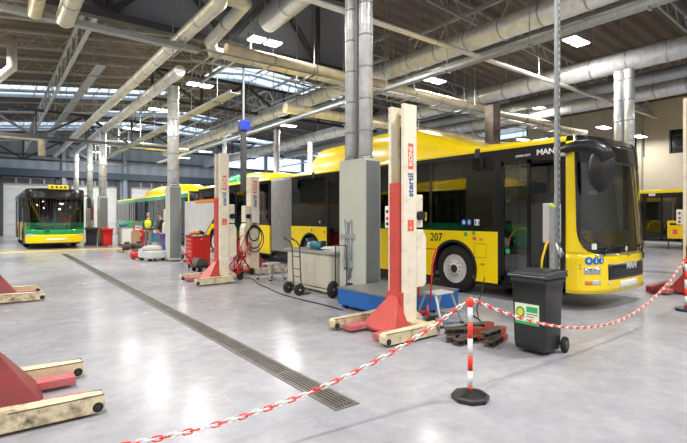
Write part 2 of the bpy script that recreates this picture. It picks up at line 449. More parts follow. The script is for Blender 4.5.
# floor markings and drain (set in the floor)
d = thing('floor_drain', 'long slotted steel drainage channel set in the concrete floor', 'drain', (2.365, 0, 0))
d.rotation_euler = (0, 0, -.008)
m_ = MB()
m_.box(-.125, -.09, 3.1, 23.3, .0005, .006); m_.box(.09, .125, 3.1, 23.3, .0005, .006); m_.box(-.125, .125, 3.07, 3.1, .0005, .006)
m_.build('channel_edge', 'drain', d)
MB().box(-.09, .09, 3.1, 23.3, .0004, .0015).build('channel_bed', 'drainslot', d)
g_ = MB()
for k in range(-2, 3): g_.box(k*.036-.009, k*.036+.009, 3.1, 23.3, .0016, .005)
y = 3.15
while y < 23.3: g_.box(-.09, .09, y, y+.02, .0016, .0052); y += 1.0
g_.build('grating', 'drain', d)
o = MB().box(-6, 5.3, 25.3, 26.3, .0005, .003).build('floor_marking', 'lineyellow')
tag(o, 'yellow painted line across the floor before the green and yellow bus', 'floor line')

# ------------------------------------------------------------------ mobile column lifts
def make_lift(label, H=3.18, car=2.08, dark=False):
    L_ = thing('column_lift', label, 'vehicle lift', (0,0,0), 0)
    red = 'liftdark' if dark else 'liftred'
    c = MB()   # mast: an open C channel facing +x
    c.box(-.25, 0, -.16, -.10, .12, H).box(-.25, 0, .10, .16, .12, H).box(-.25, -.19, -.10, .10, .12, H-.06)
    c.box(-.19, -.15, -.10, .10, H-.12, H-.02)
    m = c.build('mast', 'cream', L_, bevel=.006)
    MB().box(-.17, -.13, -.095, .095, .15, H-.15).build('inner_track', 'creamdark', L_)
    f = MB()
    f.tube([(-.10, 0, H-.3), (-.10, 0, .3)], .018, 8)
    f.build('lifting_screw', 'dark', L_)
    r = MB().box(-.10, .045, -.092, .092, .20, car).box(-.02, .05, -.15, .15, .20, .55)
    r.build('carriage', red, L_, bevel=.008)
    # sloping wheel fork
    k = MB(); vs = [(.046, -.08, .50), (.046, .08, .50), (.0, -.25, .12), (.0, .25, .12), (.36, -.34, .07), (.36, .34, .07), (.0, -.25, .04), (.0, .25, .04), (.36, -.34, .035), (.36, .34, .035)]
    k._add(vs, [(0, 1, 5, 4), (0, 4, 2), (1, 3, 5), (2, 4, 8, 6), (3, 7, 9, 5), (4, 5, 9, 8), (0, 2, 3, 1), (2, 6, 7, 3), (6, 8, 9, 7)])
    fk = k.build('wheel_fork', red, L_, bevel=.008)
    MB().prism([(.10, -.05), (.20, -.09), (.20, .09), (.10, .05)], 'z', 0, .004).build('worn_patch', 'rust', fk).matrix_local = Matrix.Translation((.10, 0, .404)) @ Matrix.Rotation(math.atan2(.43, .324), 4, 'Y')
    for s in (-1, 1):
        q = MB().box(.22, .64, s*.31-.09, s*.31+.09, .035, .105)
        q.build('fork_arm', 'pinkworn', L_, bevel=.006)
    for s in (-1, 1):
        b = MB()
        b.prism([(-.25, .03), (.70, .025), (.74, .05), (.745, .135), (.72, .165), (-.25, .19)], 'y', s*.53-.065, s*.53+.065)
        fo = b.build('base_leg', 'creamdirty', L_, bevel=.006)
        MB().cyl((.69, s*.53-.066, .07), (.69, s*.53+.066, .07), .040, 16).build('castor', 'rubber', fo)
        MB().cyl((.69, s*.53-.070, .07), (.69, s*.53+.070, .07), .016, 12).build('axle_bolt', 'dark', fo)
    for s in (-1, 1): MB().box(.10, .735, s*.53-.066, s*.53-.058, .160, .169).box(.10, .735, s*.53+.058, s*.53+.066, .160, .169).build('worn_edge', 'rust', L_)
    MB().box(-.27, -.02, -.53, .53, .03, .15).build('base_crossbeam', 'creamdirty', L_, bevel=.008)
    # drive housing behind the mast
    c = MB(); c.prism([(-.46, .66), (-.42, .60), (-.26, .60), (-.26, 1.42), (-.40, 1.42), (-.46, 1.30)], 'y', -.15, .15)
    c.build('drive_cover', 'cream', L_, bevel=.01)
    p = MB().box(-.42, -.26, -.12, .12, 1.45, 1.92)
    cb = p.build('control_cabinet', 'cream', L_, bevel=.01)
    MB().cyl((-.34, -.12, 1.62), (-.34, -.19, 1.62), .065, 16).build('connector_socket', 'blackpl', cb)
    MB().cyl((-.34, .12, 1.62), (-.34, .19, 1.62), .065, 16).build('connector_socket', 'blackpl', cb)
    cp = MB().box(-.24, -.06, -.30, -.17, 1.44, 1.76).build('control_panel', 'white', L_, bevel=.01)
    n = MB()
    for k, z in enumerate((1.50, 1.58, 1.68)): n.cyl((-.06, -.235, z), (-.04, -.235, z), .022, 10, k % 2)
    n.build('push_button', ['blackpl', 'red'], cp)
    # towing gear
    a = MB(); a.tube([(-.27, 0, .20), (-.62, 0, .17)], .025, 8); a.tube([(-.5, -.14, .32), (-.5, -.14, .07)], .015, 6); a.tube([(-.5, .14, .32), (-.5, .14, .07)], .015, 6)
    a.build('tow_frame', 'red', L_)
    for s in (-1, 1): MB().cyl((-.55, s*.15-.025, .08), (-.55, s*.15+.025, .08), .08, 18).build('transport_wheel', 'rubber', L_)
    h = MB(); h.tube([(-.58, -.12, .35), (-.62, -.12, .9), (-.72, -.12, 1.12), (-.72, .12, 1.12), (-.62, .12, .9), (-.58, .12, .35)], .013, 6)
    h.build('tow_handle', 'red', L_)
    lk = MB().prism([(-.27, .19), (-.27, .30), (-.50, .14), (-.50, .06)], 'y', -.05, .05)
    lk.build('brace', 'cream', L_)
    # markings on both flanges
    for s in (-1, 1):
        y = s*.1605; xd = Vector((0, 0, 1)); yd = Vector((s, 0, 0))    # reads bottom to top
        zk = 2.45
        b = MB().box(-.18, -.08, y-.0015, y+.0015, zk-.18, zk+.18)
        b.build('label_plate', 'labelred', L_)
        text('lettering', 'KONI', .095, 'white', frame((-.13, y+s*.003, zk), xd, yd), L_, .001, .003, 1.15)
        text('lettering', 'stertil', .15, 'labelblue', frame((-.13, y+s*.001, zk-.40), xd, yd), L_, .001, .004, .95)
        b = MB().box(-.19, -.07, y-.0015, y+.0015, 1.40, 1.56).build('label_plate', 'labelred', L_)
        text('lettering', '!', .06, 'white', frame((-.125, y+s*.003, 1.52), (-s, 0, 0), (0, 0, 1)), b, .001)
        text('lettering', '4', .08, 'white', frame((-.125, y+s*.003, 1.445), (-s, 0, 0), (0, 0, 1)), b, .001)
    return L_
la = make_lift('cream and red mobile column lift standing before the blue platform')
la.location = (4.56, 4.75, 0); la.rotation_euler = (0, 0, PI)
lb = dup(la, (4.50, 11.1, 0), PI, 'cream and red column lift standing beside the red tool cabinet')
lc = dup(la, (.0, 4.75, 0), 0, 'worn column lift cut by the left edge, nearest the camera')
ld = dup(la, (.10, 11.1, 0), 0, 'red and cream column lift base at the left edge, farther one')
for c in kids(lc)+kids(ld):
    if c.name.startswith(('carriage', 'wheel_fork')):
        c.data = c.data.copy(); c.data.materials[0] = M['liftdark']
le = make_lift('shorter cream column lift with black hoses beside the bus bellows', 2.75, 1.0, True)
le.location = (6.12, 12.15, 0)
lf = make_lift('tall column lift with dark red base at the right picture edge', 4.1, 1.0, True)
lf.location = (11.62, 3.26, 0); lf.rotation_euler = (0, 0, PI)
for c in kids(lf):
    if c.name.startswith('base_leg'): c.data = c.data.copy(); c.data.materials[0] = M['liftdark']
lg = dup(le, (6.0, 19.2, 0), 0, 'cream column lift top with a red label behind the grey panel')
h = MB()
for j, (cy, r, zz) in enumerate(((-.21, .22, 1.15), (-.23, .30, 1.02), (-.25, .36, .98))):
    h.tube([(-.18+r*.75*math.cos(a), cy, zz+r*math.sin(a)) for a in [2*PI*k/24 for k in range(24)]], .016, 6, closed=True)
h.tube([(-.20, -.20, 1.62), (-.20, -.22, 1.4), (-.2, -.22, 1.36)], .014, 6)
h.build('hose', 'rubber', le)
# ------------------------------------------------------------------ buses
def wheel(parent, x, y, r=.48, side=-1, w=.28):
    """side -1: outer face towards -x"""
    o = bpy.data.objects.new('wheel', None); COL.objects.link(o); o.parent = parent; o.location = (x, y, r)
    t = MB(); a, b = (0, w) if side < 0 else (-w, 0)
    t.lathe([(r*.60, a+.07), (r*.60, a+.01), (r*.66, a), (r*.93, a+.005), (r, a+.05), (r, b-.05), (r*.93, b-.005), (r*.66, b), (r*.6, b-.01), (r*.6, b-.07)], ax='x', seg=40)
    t.build('tire', 'rubber', o)
    q = MB(); d = 1 if side < 0 else -1; e = a if side < 0 else b
    q.lathe([(r*.62, e+.015*d), (r*.595, e-.004*d), (r*.565, e+.012*d), (r*.54, e+.03*d), (r*.44, e+.022*d), (r*.30, e+.008*d), (r*.27, e-.012*d), (.001, e-.012*d)], ax='x', seg=40)
    q.build('rim', 'rim', o)
    h = MB()
    for k in range(10):
        an = 2*PI*k/10
        h.cyl((e+.05*d, r*.445*math.cos(an), r*.445*math.sin(an)), (e+.020*d, r*.445*math.cos(an), r*.445*math.sin(an)), .030, 12)
    h.cyl((e-.02*d, 0, 0), (e-.008*d, 0, 0), .085, 20)
    for k in range(10):
        an = 2*PI*(k+.5)/10; h.cyl((e-.015*d, r*.30*math.cos(an), r*.30*math.sin(an)), (e+.03*d, r*.30*math.cos(an), r*.30*math.sin(an)), .012, 6)
    h.build('hub', 'dark', o)
    return o

ZB, ZT = 1.31, 2.90
def side_panel(x0, x1, segs, arches, z0=.30, z1=ZB):
    out = []
    for a, b in segs:
        poly = [(a, z1), (a, z0)]
        for yc, ra in arches:
            if a < yc < b:
                h = math.sqrt(max(0, ra*ra-(z0-.52)**2))
                a0 = math.atan2(z0-.52, -h); a1 = math.atan2(z0-.52, h)
                if a0 < 0: a0 += 2*PI
                poly += [(yc+ra*math.cos(a0+(a1-a0)*k/20), .52+ra*math.sin(a0+(a1-a0)*k/20)) for k in range(21)]
        poly += [(b, z0), (b, z1)]
        out.append(MB().prism(poly, 'x', x0, x1))
    return out

def bus(name, label, loc, L=12.0, W=2.55, scheme=None, doors=(), arches=(2.8, 8.8), bellows=None, panes=1.5, interior=True, pods=(), front=True, rz=0):
    sc = dict(low='yellow', band=None, roof='yellow', header='black', front_low='yellow', front_mid='yellow')
    sc.update(scheme or {})
    R = thing(name, label, 'bus', loc, rz)
    B = .5 if front else .05
    ends = [(B, bellows[0]), (bellows[1], L)] if bellows else [(B, L)]
    # --- near side and far side
    solids = []; 
    for a, b in ends:
        cur = a
        for d in sorted(doors):
            if a <= d[0] < b:
                if d[0]-cur > .02: solids.append((cur, d[0]))
                cur = d[1]
        if b-cur > .02: solids.append((cur, b))
    AR = [(y, .60) for y in arches]
    for mb in side_panel(0, .06, solids, AR): mb.build('side_panel', sc['low'], R)
    for mb in side_panel(W-.06, W, ends, AR): mb.build('side_panel', sc['low'], R)
    if sc['band']:
        for a, b in solids: MB().box(-.006, .0, a, b, 1.0, ZB).build('side_stripe', sc['band'], R)
    for yc, ra in AR:
        for x0, x1 in ((-.008, .55), (W-.55, W+.008)):
            t = MB(); pts = [(yc+ra*math.cos(PI*1.12-(PI*1.24)*k/24), .52+ra*math.sin(PI*1.12-(PI*1.24)*k/24)) for k in range(25)]
            n = len(pts)
            inner = [(yc+(p-yc)*.915, .52+(q-.52)*.915) for p, q in pts]
            t.prism(pts+inner[::-1], 'x', x0, x1)
            t.build('wheel_arch', 'rubber', R)
        wheel(R, .03, yc, .50, -1); wheel(R, W-.03, yc, .50, 1)
    # windows + pillars
    for a, b in solids:
        n = max(1, round((b-a)/panes)); st = (b-a)/n
        for k in range(n):
            MB().box(.012, .03, a+k*st+.02, a+(k+1)*st-.02, ZB, 2.84).build('window', 'glass', R)
        p = MB()
        for k in range(n+1):
            y = min(max(a+k*st, a+.04), b-.04); p.box(.008, .06, y-.04, y+.04, ZB, 2.84)
        p.box(0, .05, a, b, 2.80, ZT); p.box(0.002, .05, a, b, ZB-.02, ZB+.04)
        p.build('window_frame', 'black', R)
    for a, b in ends:
        n = max(1, round((b-a)/panes)); st = (b-a)/n
        for k in range(n):
            MB().box(W-.03, W-.012, a+k*st+.02, a+(k+1)*st-.02, ZB, 2.84).build('window', 'glass', R)
        p = MB()
        for k in range(n+1):
            y = min(max(a+k*st, a+.04), b-.04); p.box(W-.06, W-.008, y-.04, y+.04, ZB, 2.84)
        p.box(W-.05, W, a, b, 2.80, ZT); p.build('window_frame', 'black', R)
    # doors
    for d in doors:
        a, b = d[0], d[1]; top = 2.66
        e = MB().box(.0, .06, a, b, top, ZT)
        e.box(.0, .07, a, a+.07, .30, top).box(.0, .07, b-.07, b, .30, top); e.box(0, .07, a, b, .28, .36)
        D = e.build('door_frame', 'black', R)
        mid = (a+b)/2
        for (u, v) in ((a+.07, mid), (mid, b-.07)):
            if len(d) > 2 and d[2] == 'open' and u == a+.07:
                # front leaf folded inwards
                f = MB().box(.07, .07+.62, u, u+.04, .38, .48).box(.07, .69, u, u+.04, top-.08, top).box(.07, .12, u, u+.04, .38, top).box(.64, .69, u, u+.04, .38, top)
                lf_ = f.build('door', 'black', R); MB().box(.12, .64, u+.01, u+.025, .48, top-.08).build('door_glass', 'doorglass', lf_)
                continue
            f = MB().box(.01, .05, u, v, .38, .47).box(.01, .05, u, v, top-.07, top).box(.01, .05, u, u+.06, .38, top).box(.01, .05, v-.06, v, .38, top)
            lf_ = f.build('door', 'black', R)
            MB().box(.02, .035, u+.06, v-.06, .47, top-.07).build('door_glass', 'doorglass', lf_)
            if interior:
                MB().tube([(.09, u+.08, .9), (.09, u+.08, 1.25), (.09, u+.12, 1.38), (.09, (u+v)/2, 1.40), (.09, v-.14, 1.22), (.09, v-.1, 1.0)], .017, 6).build('handrail', 'yellow2', lf_)
    # roof
    for i, (a, b) in enumerate(ends):
        r = MB(); pr = [(0, ZT), (0, 2.94), (.03, 2.99), (.25, 3.04), (W/2, 3.06), (W-.25, 3.04), (W-.03, 2.99), (W, 2.94), (W, ZT)]
        r.prism(pr, 'y', a, b, smooth=False); r.build('roof', sc['roof'], R)
        MB().box(.05, W-.05, a, b, .34, .40).build('floor_deck', 'intgrey', R)
        MB().box(.15, W-.15, a+.1, b-.1, .22, .34).build('underframe', 'dark', R)
        MB().box(.06, W-.06, a, b, 2.86, 2.895).build('ceiling_lining', 'intgrey', R)
    # rear end
    MB().box(.06, W-.06, L-.08, L, .32, 1.5).build('rear_panel', sc['low'], R)
    MB().box(.06, W-.06, L-.06, L, 1.5, 2.88).build('rear_window', 'black', R)
    if bellows:
        a, b = bellows; n = 14
        def sec(t, rr):
            return [(.06+rr, .42), (.05+rr, 2.86), (.16+rr, 2.97), (W-.16-rr, 2.97), (W-.05-rr, 2.86), (W-.06-rr, .42)]
        k = MB(); rings = []
        for i in range(2*n+1):
            y = a+(b-a)*i/(2*n); rr = 0 if i % 2 else .09
            rings.append([k.bm.verts.new((p[0], y, p[1])) for p in sec(0, rr)])
        for A, Bq in zip(rings, rings[1:]):
            for j in range(6):
                k.bm.faces.new((A[j], A[(j+1) % 6], Bq[(j+1) % 6], Bq[j]))
        k.build('bellows', 'bellow', R)
        MB().box(.25, W-.25, a-.3, b+.3, .2, .42).build('turntable', 'dark', R)
    if interior:
        ys_ = [y for y in [B+2.2+.82*k for k in range(int((L-3)/.82))] if not any(d[0]-.3 < y < d[1]+.2 for d in doors) and not (bellows and bellows[0]-.5 < y < bellows[1]+.3)]
        s0 = None
        for y in ys_:
            for x in (.30, W-.75):
                if s0 is None:
                    q = MB().box(-.22, .22, -.22, .22, .40, .50).prism([(.20, .45), (.27, 1.1), (.32, 1.1), (.27, .42)], 'x', -.22, .22).box(-.05, .05, -.1, .1, 0, .40)
                    s0 = q.build('seat', 'seatblue', R); s0.location = (x+.22, y, .40)
                else:
                    c = s0.copy(); COL.objects.link(c); c.parent = R; c.location = (x+.22, y, .40)
        y = B+1.9
        while y < L-.6:
            if not (bellows and bellows[0]-.2 < y < bellows[1]+.2):
                for x in (.72, W-.9): MB().tube([(x, y, .4), (x, y, 2.86)], .018, 6).build('grab_pole', 'yellow2', R)
            y += 1.65
    for pd in pods: pd(R)
    if front: bus_front(R, W, B, sc)
    return R

def fxy(s_, z, W, B, off=0.0):
    ph = PI*s_; cx = math.cos(ph); n = 2.6
    u = -math.copysign(abs(cx)**(2/n), cx); v = abs(math.sin(ph))**(2/n)
    x = W/2*(1+u); y = B*(1-v)
    rake = .16*((z-.3)/2.6)**1.6
    # outward normal approx
    nx = (x-W/2)/(W/2); ny = -1
    l = math.hypot(nx**5, ny*v+1e-6)
    return Vector((x+off*(nx**5)/l, y+rake*(v if v < 1 else 1)-off*abs(v)/l, z))
def bus_front(R, W, B, sc):
    def patch(sa, sb, z0, z1, nu, nv, off, name, m, par=None, solid=0.0):
        g = MB()
        def fn(a, b):
            z = z0(a, b) + (z1(a, b)-z0(a, b))*b if callable(z0) else z0+(z1-z0)*b
            l, r = (sa(z), sb(z)) if callable(sa) else (sa, sb)
            return fxy(l+(r-l)*a, z, W, B, off)
        g.grid(fn, nu, nv)
        return g.build(name, m, par or R, norm=False, solid=solid)
    zb = .97; zc = 1.42; zt = 2.90
    def uL(z):
        if z >= zc: return .085
        t = (zc-z)/(zc-zb); return .085+.17*(1-math.sqrt(max(0, 1-t*t)))
    low = sc['front_low']; mid = sc['front_mid']
    if low == mid: patch(0, 1, .30, zb, 60, 8, 0, 'front_panel', low, solid=.02)
    else:
        patch(0, 1, .30, .72, 60, 6, 0, 'front_bumper', low, solid=.02)
        patch(0, 1, .72, zb, 60, 4, 0, 'front_panel', mid, solid=.02)
    patch(lambda z: 0, uL, zb, zt, 10, 40, 0, 'corner_post', sc.get('post', mid), solid=.02)
    patch(lambda z: 1-uL(z), lambda z: 1, zb, zt, 10, 40, 0, 'corner_post', sc.get('post', mid), solid=.02)
    patch(uL, lambda z: 1-uL(z), zb, 2.55, 50, 30, .004, 'windshield', 'wglass')
    patch(uL, lambda z: 1-uL(z), 2.55, zt, 50, 6, .004, 'destination_panel', 'black', solid=.015)
    # roof cap
    g = MB(); ring = [fxy(k/60, zt, W, B) for k in range(61)]
    top = [Vector((p.x+(W/2-p.x)*.03, p.y+.03+(B-p.y)*.03, 3.0)) for p in ring]
    n = len(ring)
    a = [g.bm.verts.new(p) for p in ring]; b = [g.bm.verts.new(p) for p in top]
    for k in range(n-1): g.bm.faces.new((a[k], a[k+1], b[k+1], b[k]))
    c0 = [g.bm.verts.new((p.x, B+.12, 3.02)) for p in top]
    for k in range(n-1): g.bm.faces.new((b[k], b[k+1], c0[k+1], c0[k]))
    g.build('front_roof_cap', 'black', R)
    # dashboard, steering wheel, driver seat
    MB().box(.15, W-.15, B*.55, B+.45, .5, 1.02).build('dashboard', 'blackpl', R, bevel=.05)
    sw = MB(); sw.tube([(W-.75+.22*math.cos(t), B+.42+.15*math.sin(t), 1.13+.13*math.sin(t)) for t in [2*PI*k/20 for k in range(20)]], .015, 6, closed=True)
    sw.build('steering_wheel', 'blackpl', R)
    ds = MB().box(W-1.0, W-.5, B+.8, B+1.25, .8, .95).prism([(B+1.15, .9), (B+1.3, 1.75), (B+1.42, 1.75), (B+1.3, .85)], 'x', W-1.0, W-.5)
    ds.build('driver_seat', 'seatred', R, bevel=.03)
    MB().box(W-1.25, W-1.22, B+.5, B+1.7, .4, 2.1).box(W-1.25, W-.1, B+1.7, B+1.73, .4, 2.4).build('driver_partition', 'intgrey', R)
    # wipers
    for a in (.30, .62):
        wp = MB(); wp.tube([fxy(a, .93, W, B, .03), fxy(a+.02, 1.05, W, B, .04), fxy(a+.16, 1.12, W, B, .03)], .012, 6); wp.tube([fxy(a-.04, 1.06, W, B, .02), fxy(a+.08, 1.10, W, B, .02), fxy(a+.20, 1.10, W, B, .02)], .01, 6)
        wp.build('wiper', 'black', R)
    return patch

def fpatch(R, W, B, s0, s1, z0, z1, off, name, m, par=None, skew=0, solid=.006, nu=8, nv=3):
    g = MB()
    g.grid(lambda a, b: fxy(s0+(s1-s0)*(a+(skew*(1-b)*(.5-a)*2 if skew else 0)), z0+(z1-z0)*b, W, B, off), nu, nv)
    return g.build(name, m, par or R, norm=False, solid=solid)

def pod(prof, x0, x1, m, name='roof_pod', base=None):
    """prof: list of (y, z) profile along the bus; cross-section is rounded"""
    def f(R):
        g = MB(); rings = []
        for y, z in prof:
            h = z-3.0; ring = []
            for k in range(13):
                t = PI*k/12; cx = math.cos(t); sx = math.sin(t)
                u = math.copysign(abs(cx)**.45, cx); v = sx**.55
                ring.append(g.bm.verts.new(((x0+x1)/2-(x1-x0)/2*u, y, 3.0+h*v)))
            rings.append(ring)
        for A, Bq in zip(rings, rings[1:]):
            for k in range(12):
                q = g.bm.faces.new((A[k], A[k+1], Bq[k+1], Bq[k])); q.smooth = True
        g.bm.faces.new(rings[0]); g.bm.faces.new(rings[-1][::-1])
        g.build(name, m, R)
    return f

BX, BY = 7.85, 3.5; W = 2.55; B = .5
def by(y): return y-BY
# bus 207: all y in world metres along the hall, converted to bus coordinates
podA = pod([(by(5.9), 3.02), (by(6.2), 3.16), (by(7.0), 3.46), (by(8.0), 3.78), (by(8.6), 3.88), (by(9.4), 3.90), (by(10.2), 3.84), (by(11.0), 3.80), (by(12.0), 3.78), (by(12.25), 3.6), (by(12.3), 3.25)], .25, 2.3, 'yellow')
podB = pod([(by(4.9), 3.02), (by(5.1), 3.14), (by(5.6), 3.24), (by(6.4), 3.26), (by(7.4), 3.2), (by(8), 3.1)], .95, 2.35, 'yellow', 'roof_unit')
podC = pod([(by(14.9), 3.1), (by(15.6), 3.3), (by(17.0), 3.42), (by(17.6), 3.45)], .5, 2.1, 'yellow', 'roof_unit')
podD = pod([(by(17.6), 3.45), (by(18.6), 3.50), (by(19.6), 3.42), (by(20.4), 3.1)], .5, 2.1, 'green', 'roof_unit')
main = bus('articulated_bus', 'yellow articulated city bus with black windows, number 207 on its flank', (BX, BY, 0), L=18.15, doors=((by(4.0), by(5.34), 'open'), (by(8.8), by(11.1)), (by(16.6), by(18.2))), arches=(by(6.42), by(12.0), by(19.7)), bellows=(by(13.1), by(14.62)), pods=(podA, podB, podC, podD), scheme=dict(post='yellow'))
R = main
# joint hump above first window, driver side header
MB().box(-.02, .02, by(5.75), by(5.87), 2.78, 2.98).build('roof_camera', 'blackpl', R, bevel=.02)
MB().box(-.02, .02, by(11.75), by(11.87), 2.78, 2.98).build('roof_camera', 'blackpl', R, bevel=.02)
MB().box(.075, .085, by(4.07), by(5.27), 2.63, 2.68).build('header_trim', 'greypl', R)
text('lettering', 'MAN', .135, 'white', frame((-.004, by(4.36), 2.76), (0, -1, 0), (0, 0, 1)), R, .002, .004, 1.15)
text('lettering', "LION'S CITY", .055, 'white', frame((-.004, by(4.80), 2.735), (0, -1, 0), (0, 0, 1)), R, .002, .001, 1.0)
text('fleet_number', '207', .25, 'black', frame((-.002, by(6.90), 1.15), (0, -1, 0), (0, 0, 1)), R, .002, .002, .95)
def disc(y, z, r, m, par=R, x=-.003):
    return MB().cyl((x-.002, y, z), (x+.004, y, z), r, 24).build('pictogram', m, par)
a = disc(by(6.16), 1.49, .062, 'pictoblue', x=.008); MB().cyl((.0035, by(6.15), 1.485), (.006, by(6.15), 1.485), .03, 12).box(.0035, .006, by(6.16)-.01, by(6.16)+.01, 1.50, 1.535).build('symbol', 'white', a)
a = disc(by(6.02), 1.49, .062, 'pictoblue', x=.008); MB().box(.0035, .006, by(6.02)-.012, by(6.02)+.012, 1.455, 1.505).cyl((.0035, by(6.02), 1.522), (.006, by(6.02), 1.522), .014, 10).build('symbol', 'white', a)
a = MB().box(.004, .012, by(5.83)-.06, by(5.83)+.06, 1.43, 1.55).build('pictogram', 'white', R, bevel=.004)
MB().box(.001, .004, by(5.80)-.03, by(5.80)-.01, 1.45, 1.52).box(.001, .004, by(5.85)-.01, by(5.85)+.02, 1.45, 1.53).build('symbol', 'labelblue', a)
disc(by(6.10), 1.245, .045, 'stickgreen'); disc(by(5.90), 1.275, .04, 'stickgreen')
MB().box(-.003, .001, by(5.93), by(5.84), 1.13, 1.20).build('sticker', 'labelred', R); MB().box(-.003, .001, by(5.77), by(5.68), 1.12, 1.18).build('sticker', 'orange', R)
fl = MB()
for (ya, yb_, za, zb_) in ((5.88, 5.60, .78, .785), (5.88, 5.60, 1.055, 1.06), (5.88, 5.875, .78, 1.06), (5.605, 5.60, .78, 1.06)):
    fl.box(-.002, .001, by(ya), by(yb_)+.001, za, zb_+.003)
fl.build('filler_flap_gap', 'dark', R)
MB().box(-.006, .001, by(5.74), by(5.64), .63, .67).build('side_marker', 'amber', R)
text('sticker', 'M', .26, 'yellow2', frame((.003, by(7.28), 1.60), (0, -1, 0), (0, 0, 1)), R, .002, .01)
for y, z in ((11.45, 1.45), (11.9, 1.2), (5.12, .95)):
    disc(by(y), z, .05, 'stickgreen')
for y in (8.2, 12.9): MB().box(.4, .42, by(y)-.12, by(y)+.12, 2.05, 2.16).build('exit_sign', 'exitgreen', R)
MB().box(W-.5, W-.48, by(4.9)-.1, by(4.9)+.1, 2.1, 2.2).build('exit_sign', 'exitgreen', R)
disc(by(11.2), 1.16, .05, 'labelred')
# front details
def fp(*a, **k): return fpatch(R, W, B, *a, **k)
for s0, s1, sgn in ((.14, .28, 1), (.86, .72, -1)):
    a, b = min(s0, s1), max(s0, s1)
    h = fp(a, b, .63, .75, .006, 'headlight', 'lens', solid=.01)
    for k in range(4): fpatch(R, W, B, a+(b-a)*(k+.12)/4, a+(b-a)*(k+.88)/4, .65, .73, .012, 'reflector', 'chrome', h, nu=3, nv=2)
    f = fp(a+.01, b, .455, .53, .006, 'fog_light', 'lens')
    u0, u1 = (a+.012, a+.07) if sgn > 0 else (b-.07, b-.002)
    fpatch(R, W, B, u0, u1, .46, .525, .012, 'indicator', 'amber', f, nu=4, nv=2)
g = fp(.345, .68, .52, .79, .006, 'grille', 'blackpl', nu=16)
for z in (.56, .60, .64, .68): fpatch(R, W, B, .37, .66, z, z+.012, .014, 'grille_bar', 'dark', g, nu=12, nv=1)
def ftext(s_, z, t, size, m, name='lettering', sx=1.0, bold=.003, off=.018):
    p = fxy(s_, z, W, B, off); q = fxy(s_+.01, z, W, B, off); d = (q-p).normalized()
    return text(name, t, size, m, frame(p, d, (0, 0, 1)), R, .003, bold, sx)
ftext(.51, .725, 'MAN', .15, 'boxgrey', sx=1.3)
pl = fp(.44, .56, .36, .48, .012, 'number_plate', 'white')
ftext(.66, .87, '207', .16, 'black', 'fleet_number', off=.03)
p = fxy(.5, .93, W, B, .01)
e = MB(); e.tube([(p.x-.05, p.y-.01, .96), (p.x, p.y-.015, .91), (p.x+.05, p.y-.01, .96)], .010, 6).ball((p.x, p.y-.012, .955), .025, 10, sc=(1.6, .4, 1)); e.build('emblem', 'chrome', R)
st = fp(.24, .76, .945, .962, .012, 'trim_strip', 'chrome', nu=40, nv=1)
for s_, k in ((.185, 0), (.245, 1), (.29, 2)):
    p = fxy(s_, .86, W, B, .004); n = (fxy(s_, .86, W, B, .1)-p).normalized()
    c = MB().cyl(p, p+n*.008, .066 if k < 2 else .056, 20).build('pictogram', 'pictoblue', R)
    d = (fxy(s_+.01, .86, W, B, .004)-p).normalized()
    q = MB(); mx = frame(p+n*.010, d, (0, 0, 1))
    q.box(-.01, .01, -.03, .012, -.002, .002, 0, mx); q.box(-.009, .009, .02, .036, -.002, .002, 0, mx)
    if k == 0: q.box(-.03, .025, -.008, .01, -.002, .002, 0, mx)
    q.build('symbol', 'white', c)
p = fxy(.35, .47, W, B, .004); MB().cyl(p, p+Vector((0, -.01, 0)), .03, 14).build('tow_cover', 'rim', R)
for z in (.79, .73): p = fxy(.11, z, W, B, .002); MB().ball(p, .012, 8).build('parking_sensor', 'blackpl', R)
for s_, z in ((.17, 1.10), (.43, 1.04)):
    p = fxy(s_+.06, z, W, B, .012); mx = frame(p, (fxy(s_+.07, z, W, B, .012)-p), (0, 0, 1))
    MB().prism([(-.05, 0), (0, -.06), (.05, 0), (0, .06)] if s_ > .4 else [(-.05, -.05), (.05, -.05), (.05, .05), (-.05, .05)], 'z', 0, .003).build('windshield_sticker', 'stickcream', R).matrix_local = mx
# mirrors
mr = MB(); mr.tube([(.02, by(4.12), 2.72), (-.04, by(4.0), 2.76), (-.10, by(3.75), 2.78), (-.12, by(3.52), 2.76), (-.10, by(3.36), 2.66), (-.08, by(3.28), 2.50)], [.05, .08, .09, .10, .12, .13], 14)
arm = mr.build('mirror_arm', 'blackpl', R)
g = MB(); g.ball((-.08, by(3.38), 2.38), .27, 20, sc=(.45, .80, 1.42))
g.build('mirror', 'blackpl', R)
g = MB().box(-.10, .03, by(4.10), by(3.97), 2.64, 2.70); g.build('camera_housing', 'boxgrey', R, bevel=.02)
#mr = MB(); mr.tube([(W-.02, by(4.0), 2.8), (W+.1, by(3.8), 2.8), (W+.16, by(3.55), 2.7), (W+.15, by(3.5), 2.5)], .05, 10).build('mirror_arm', 'blackpl', R)
#MB().ball((W+.15, by(3.55), 2.2), .2, 16, sc=(.45, .7, 1.3)).build('mirror', 'blackpl', R)

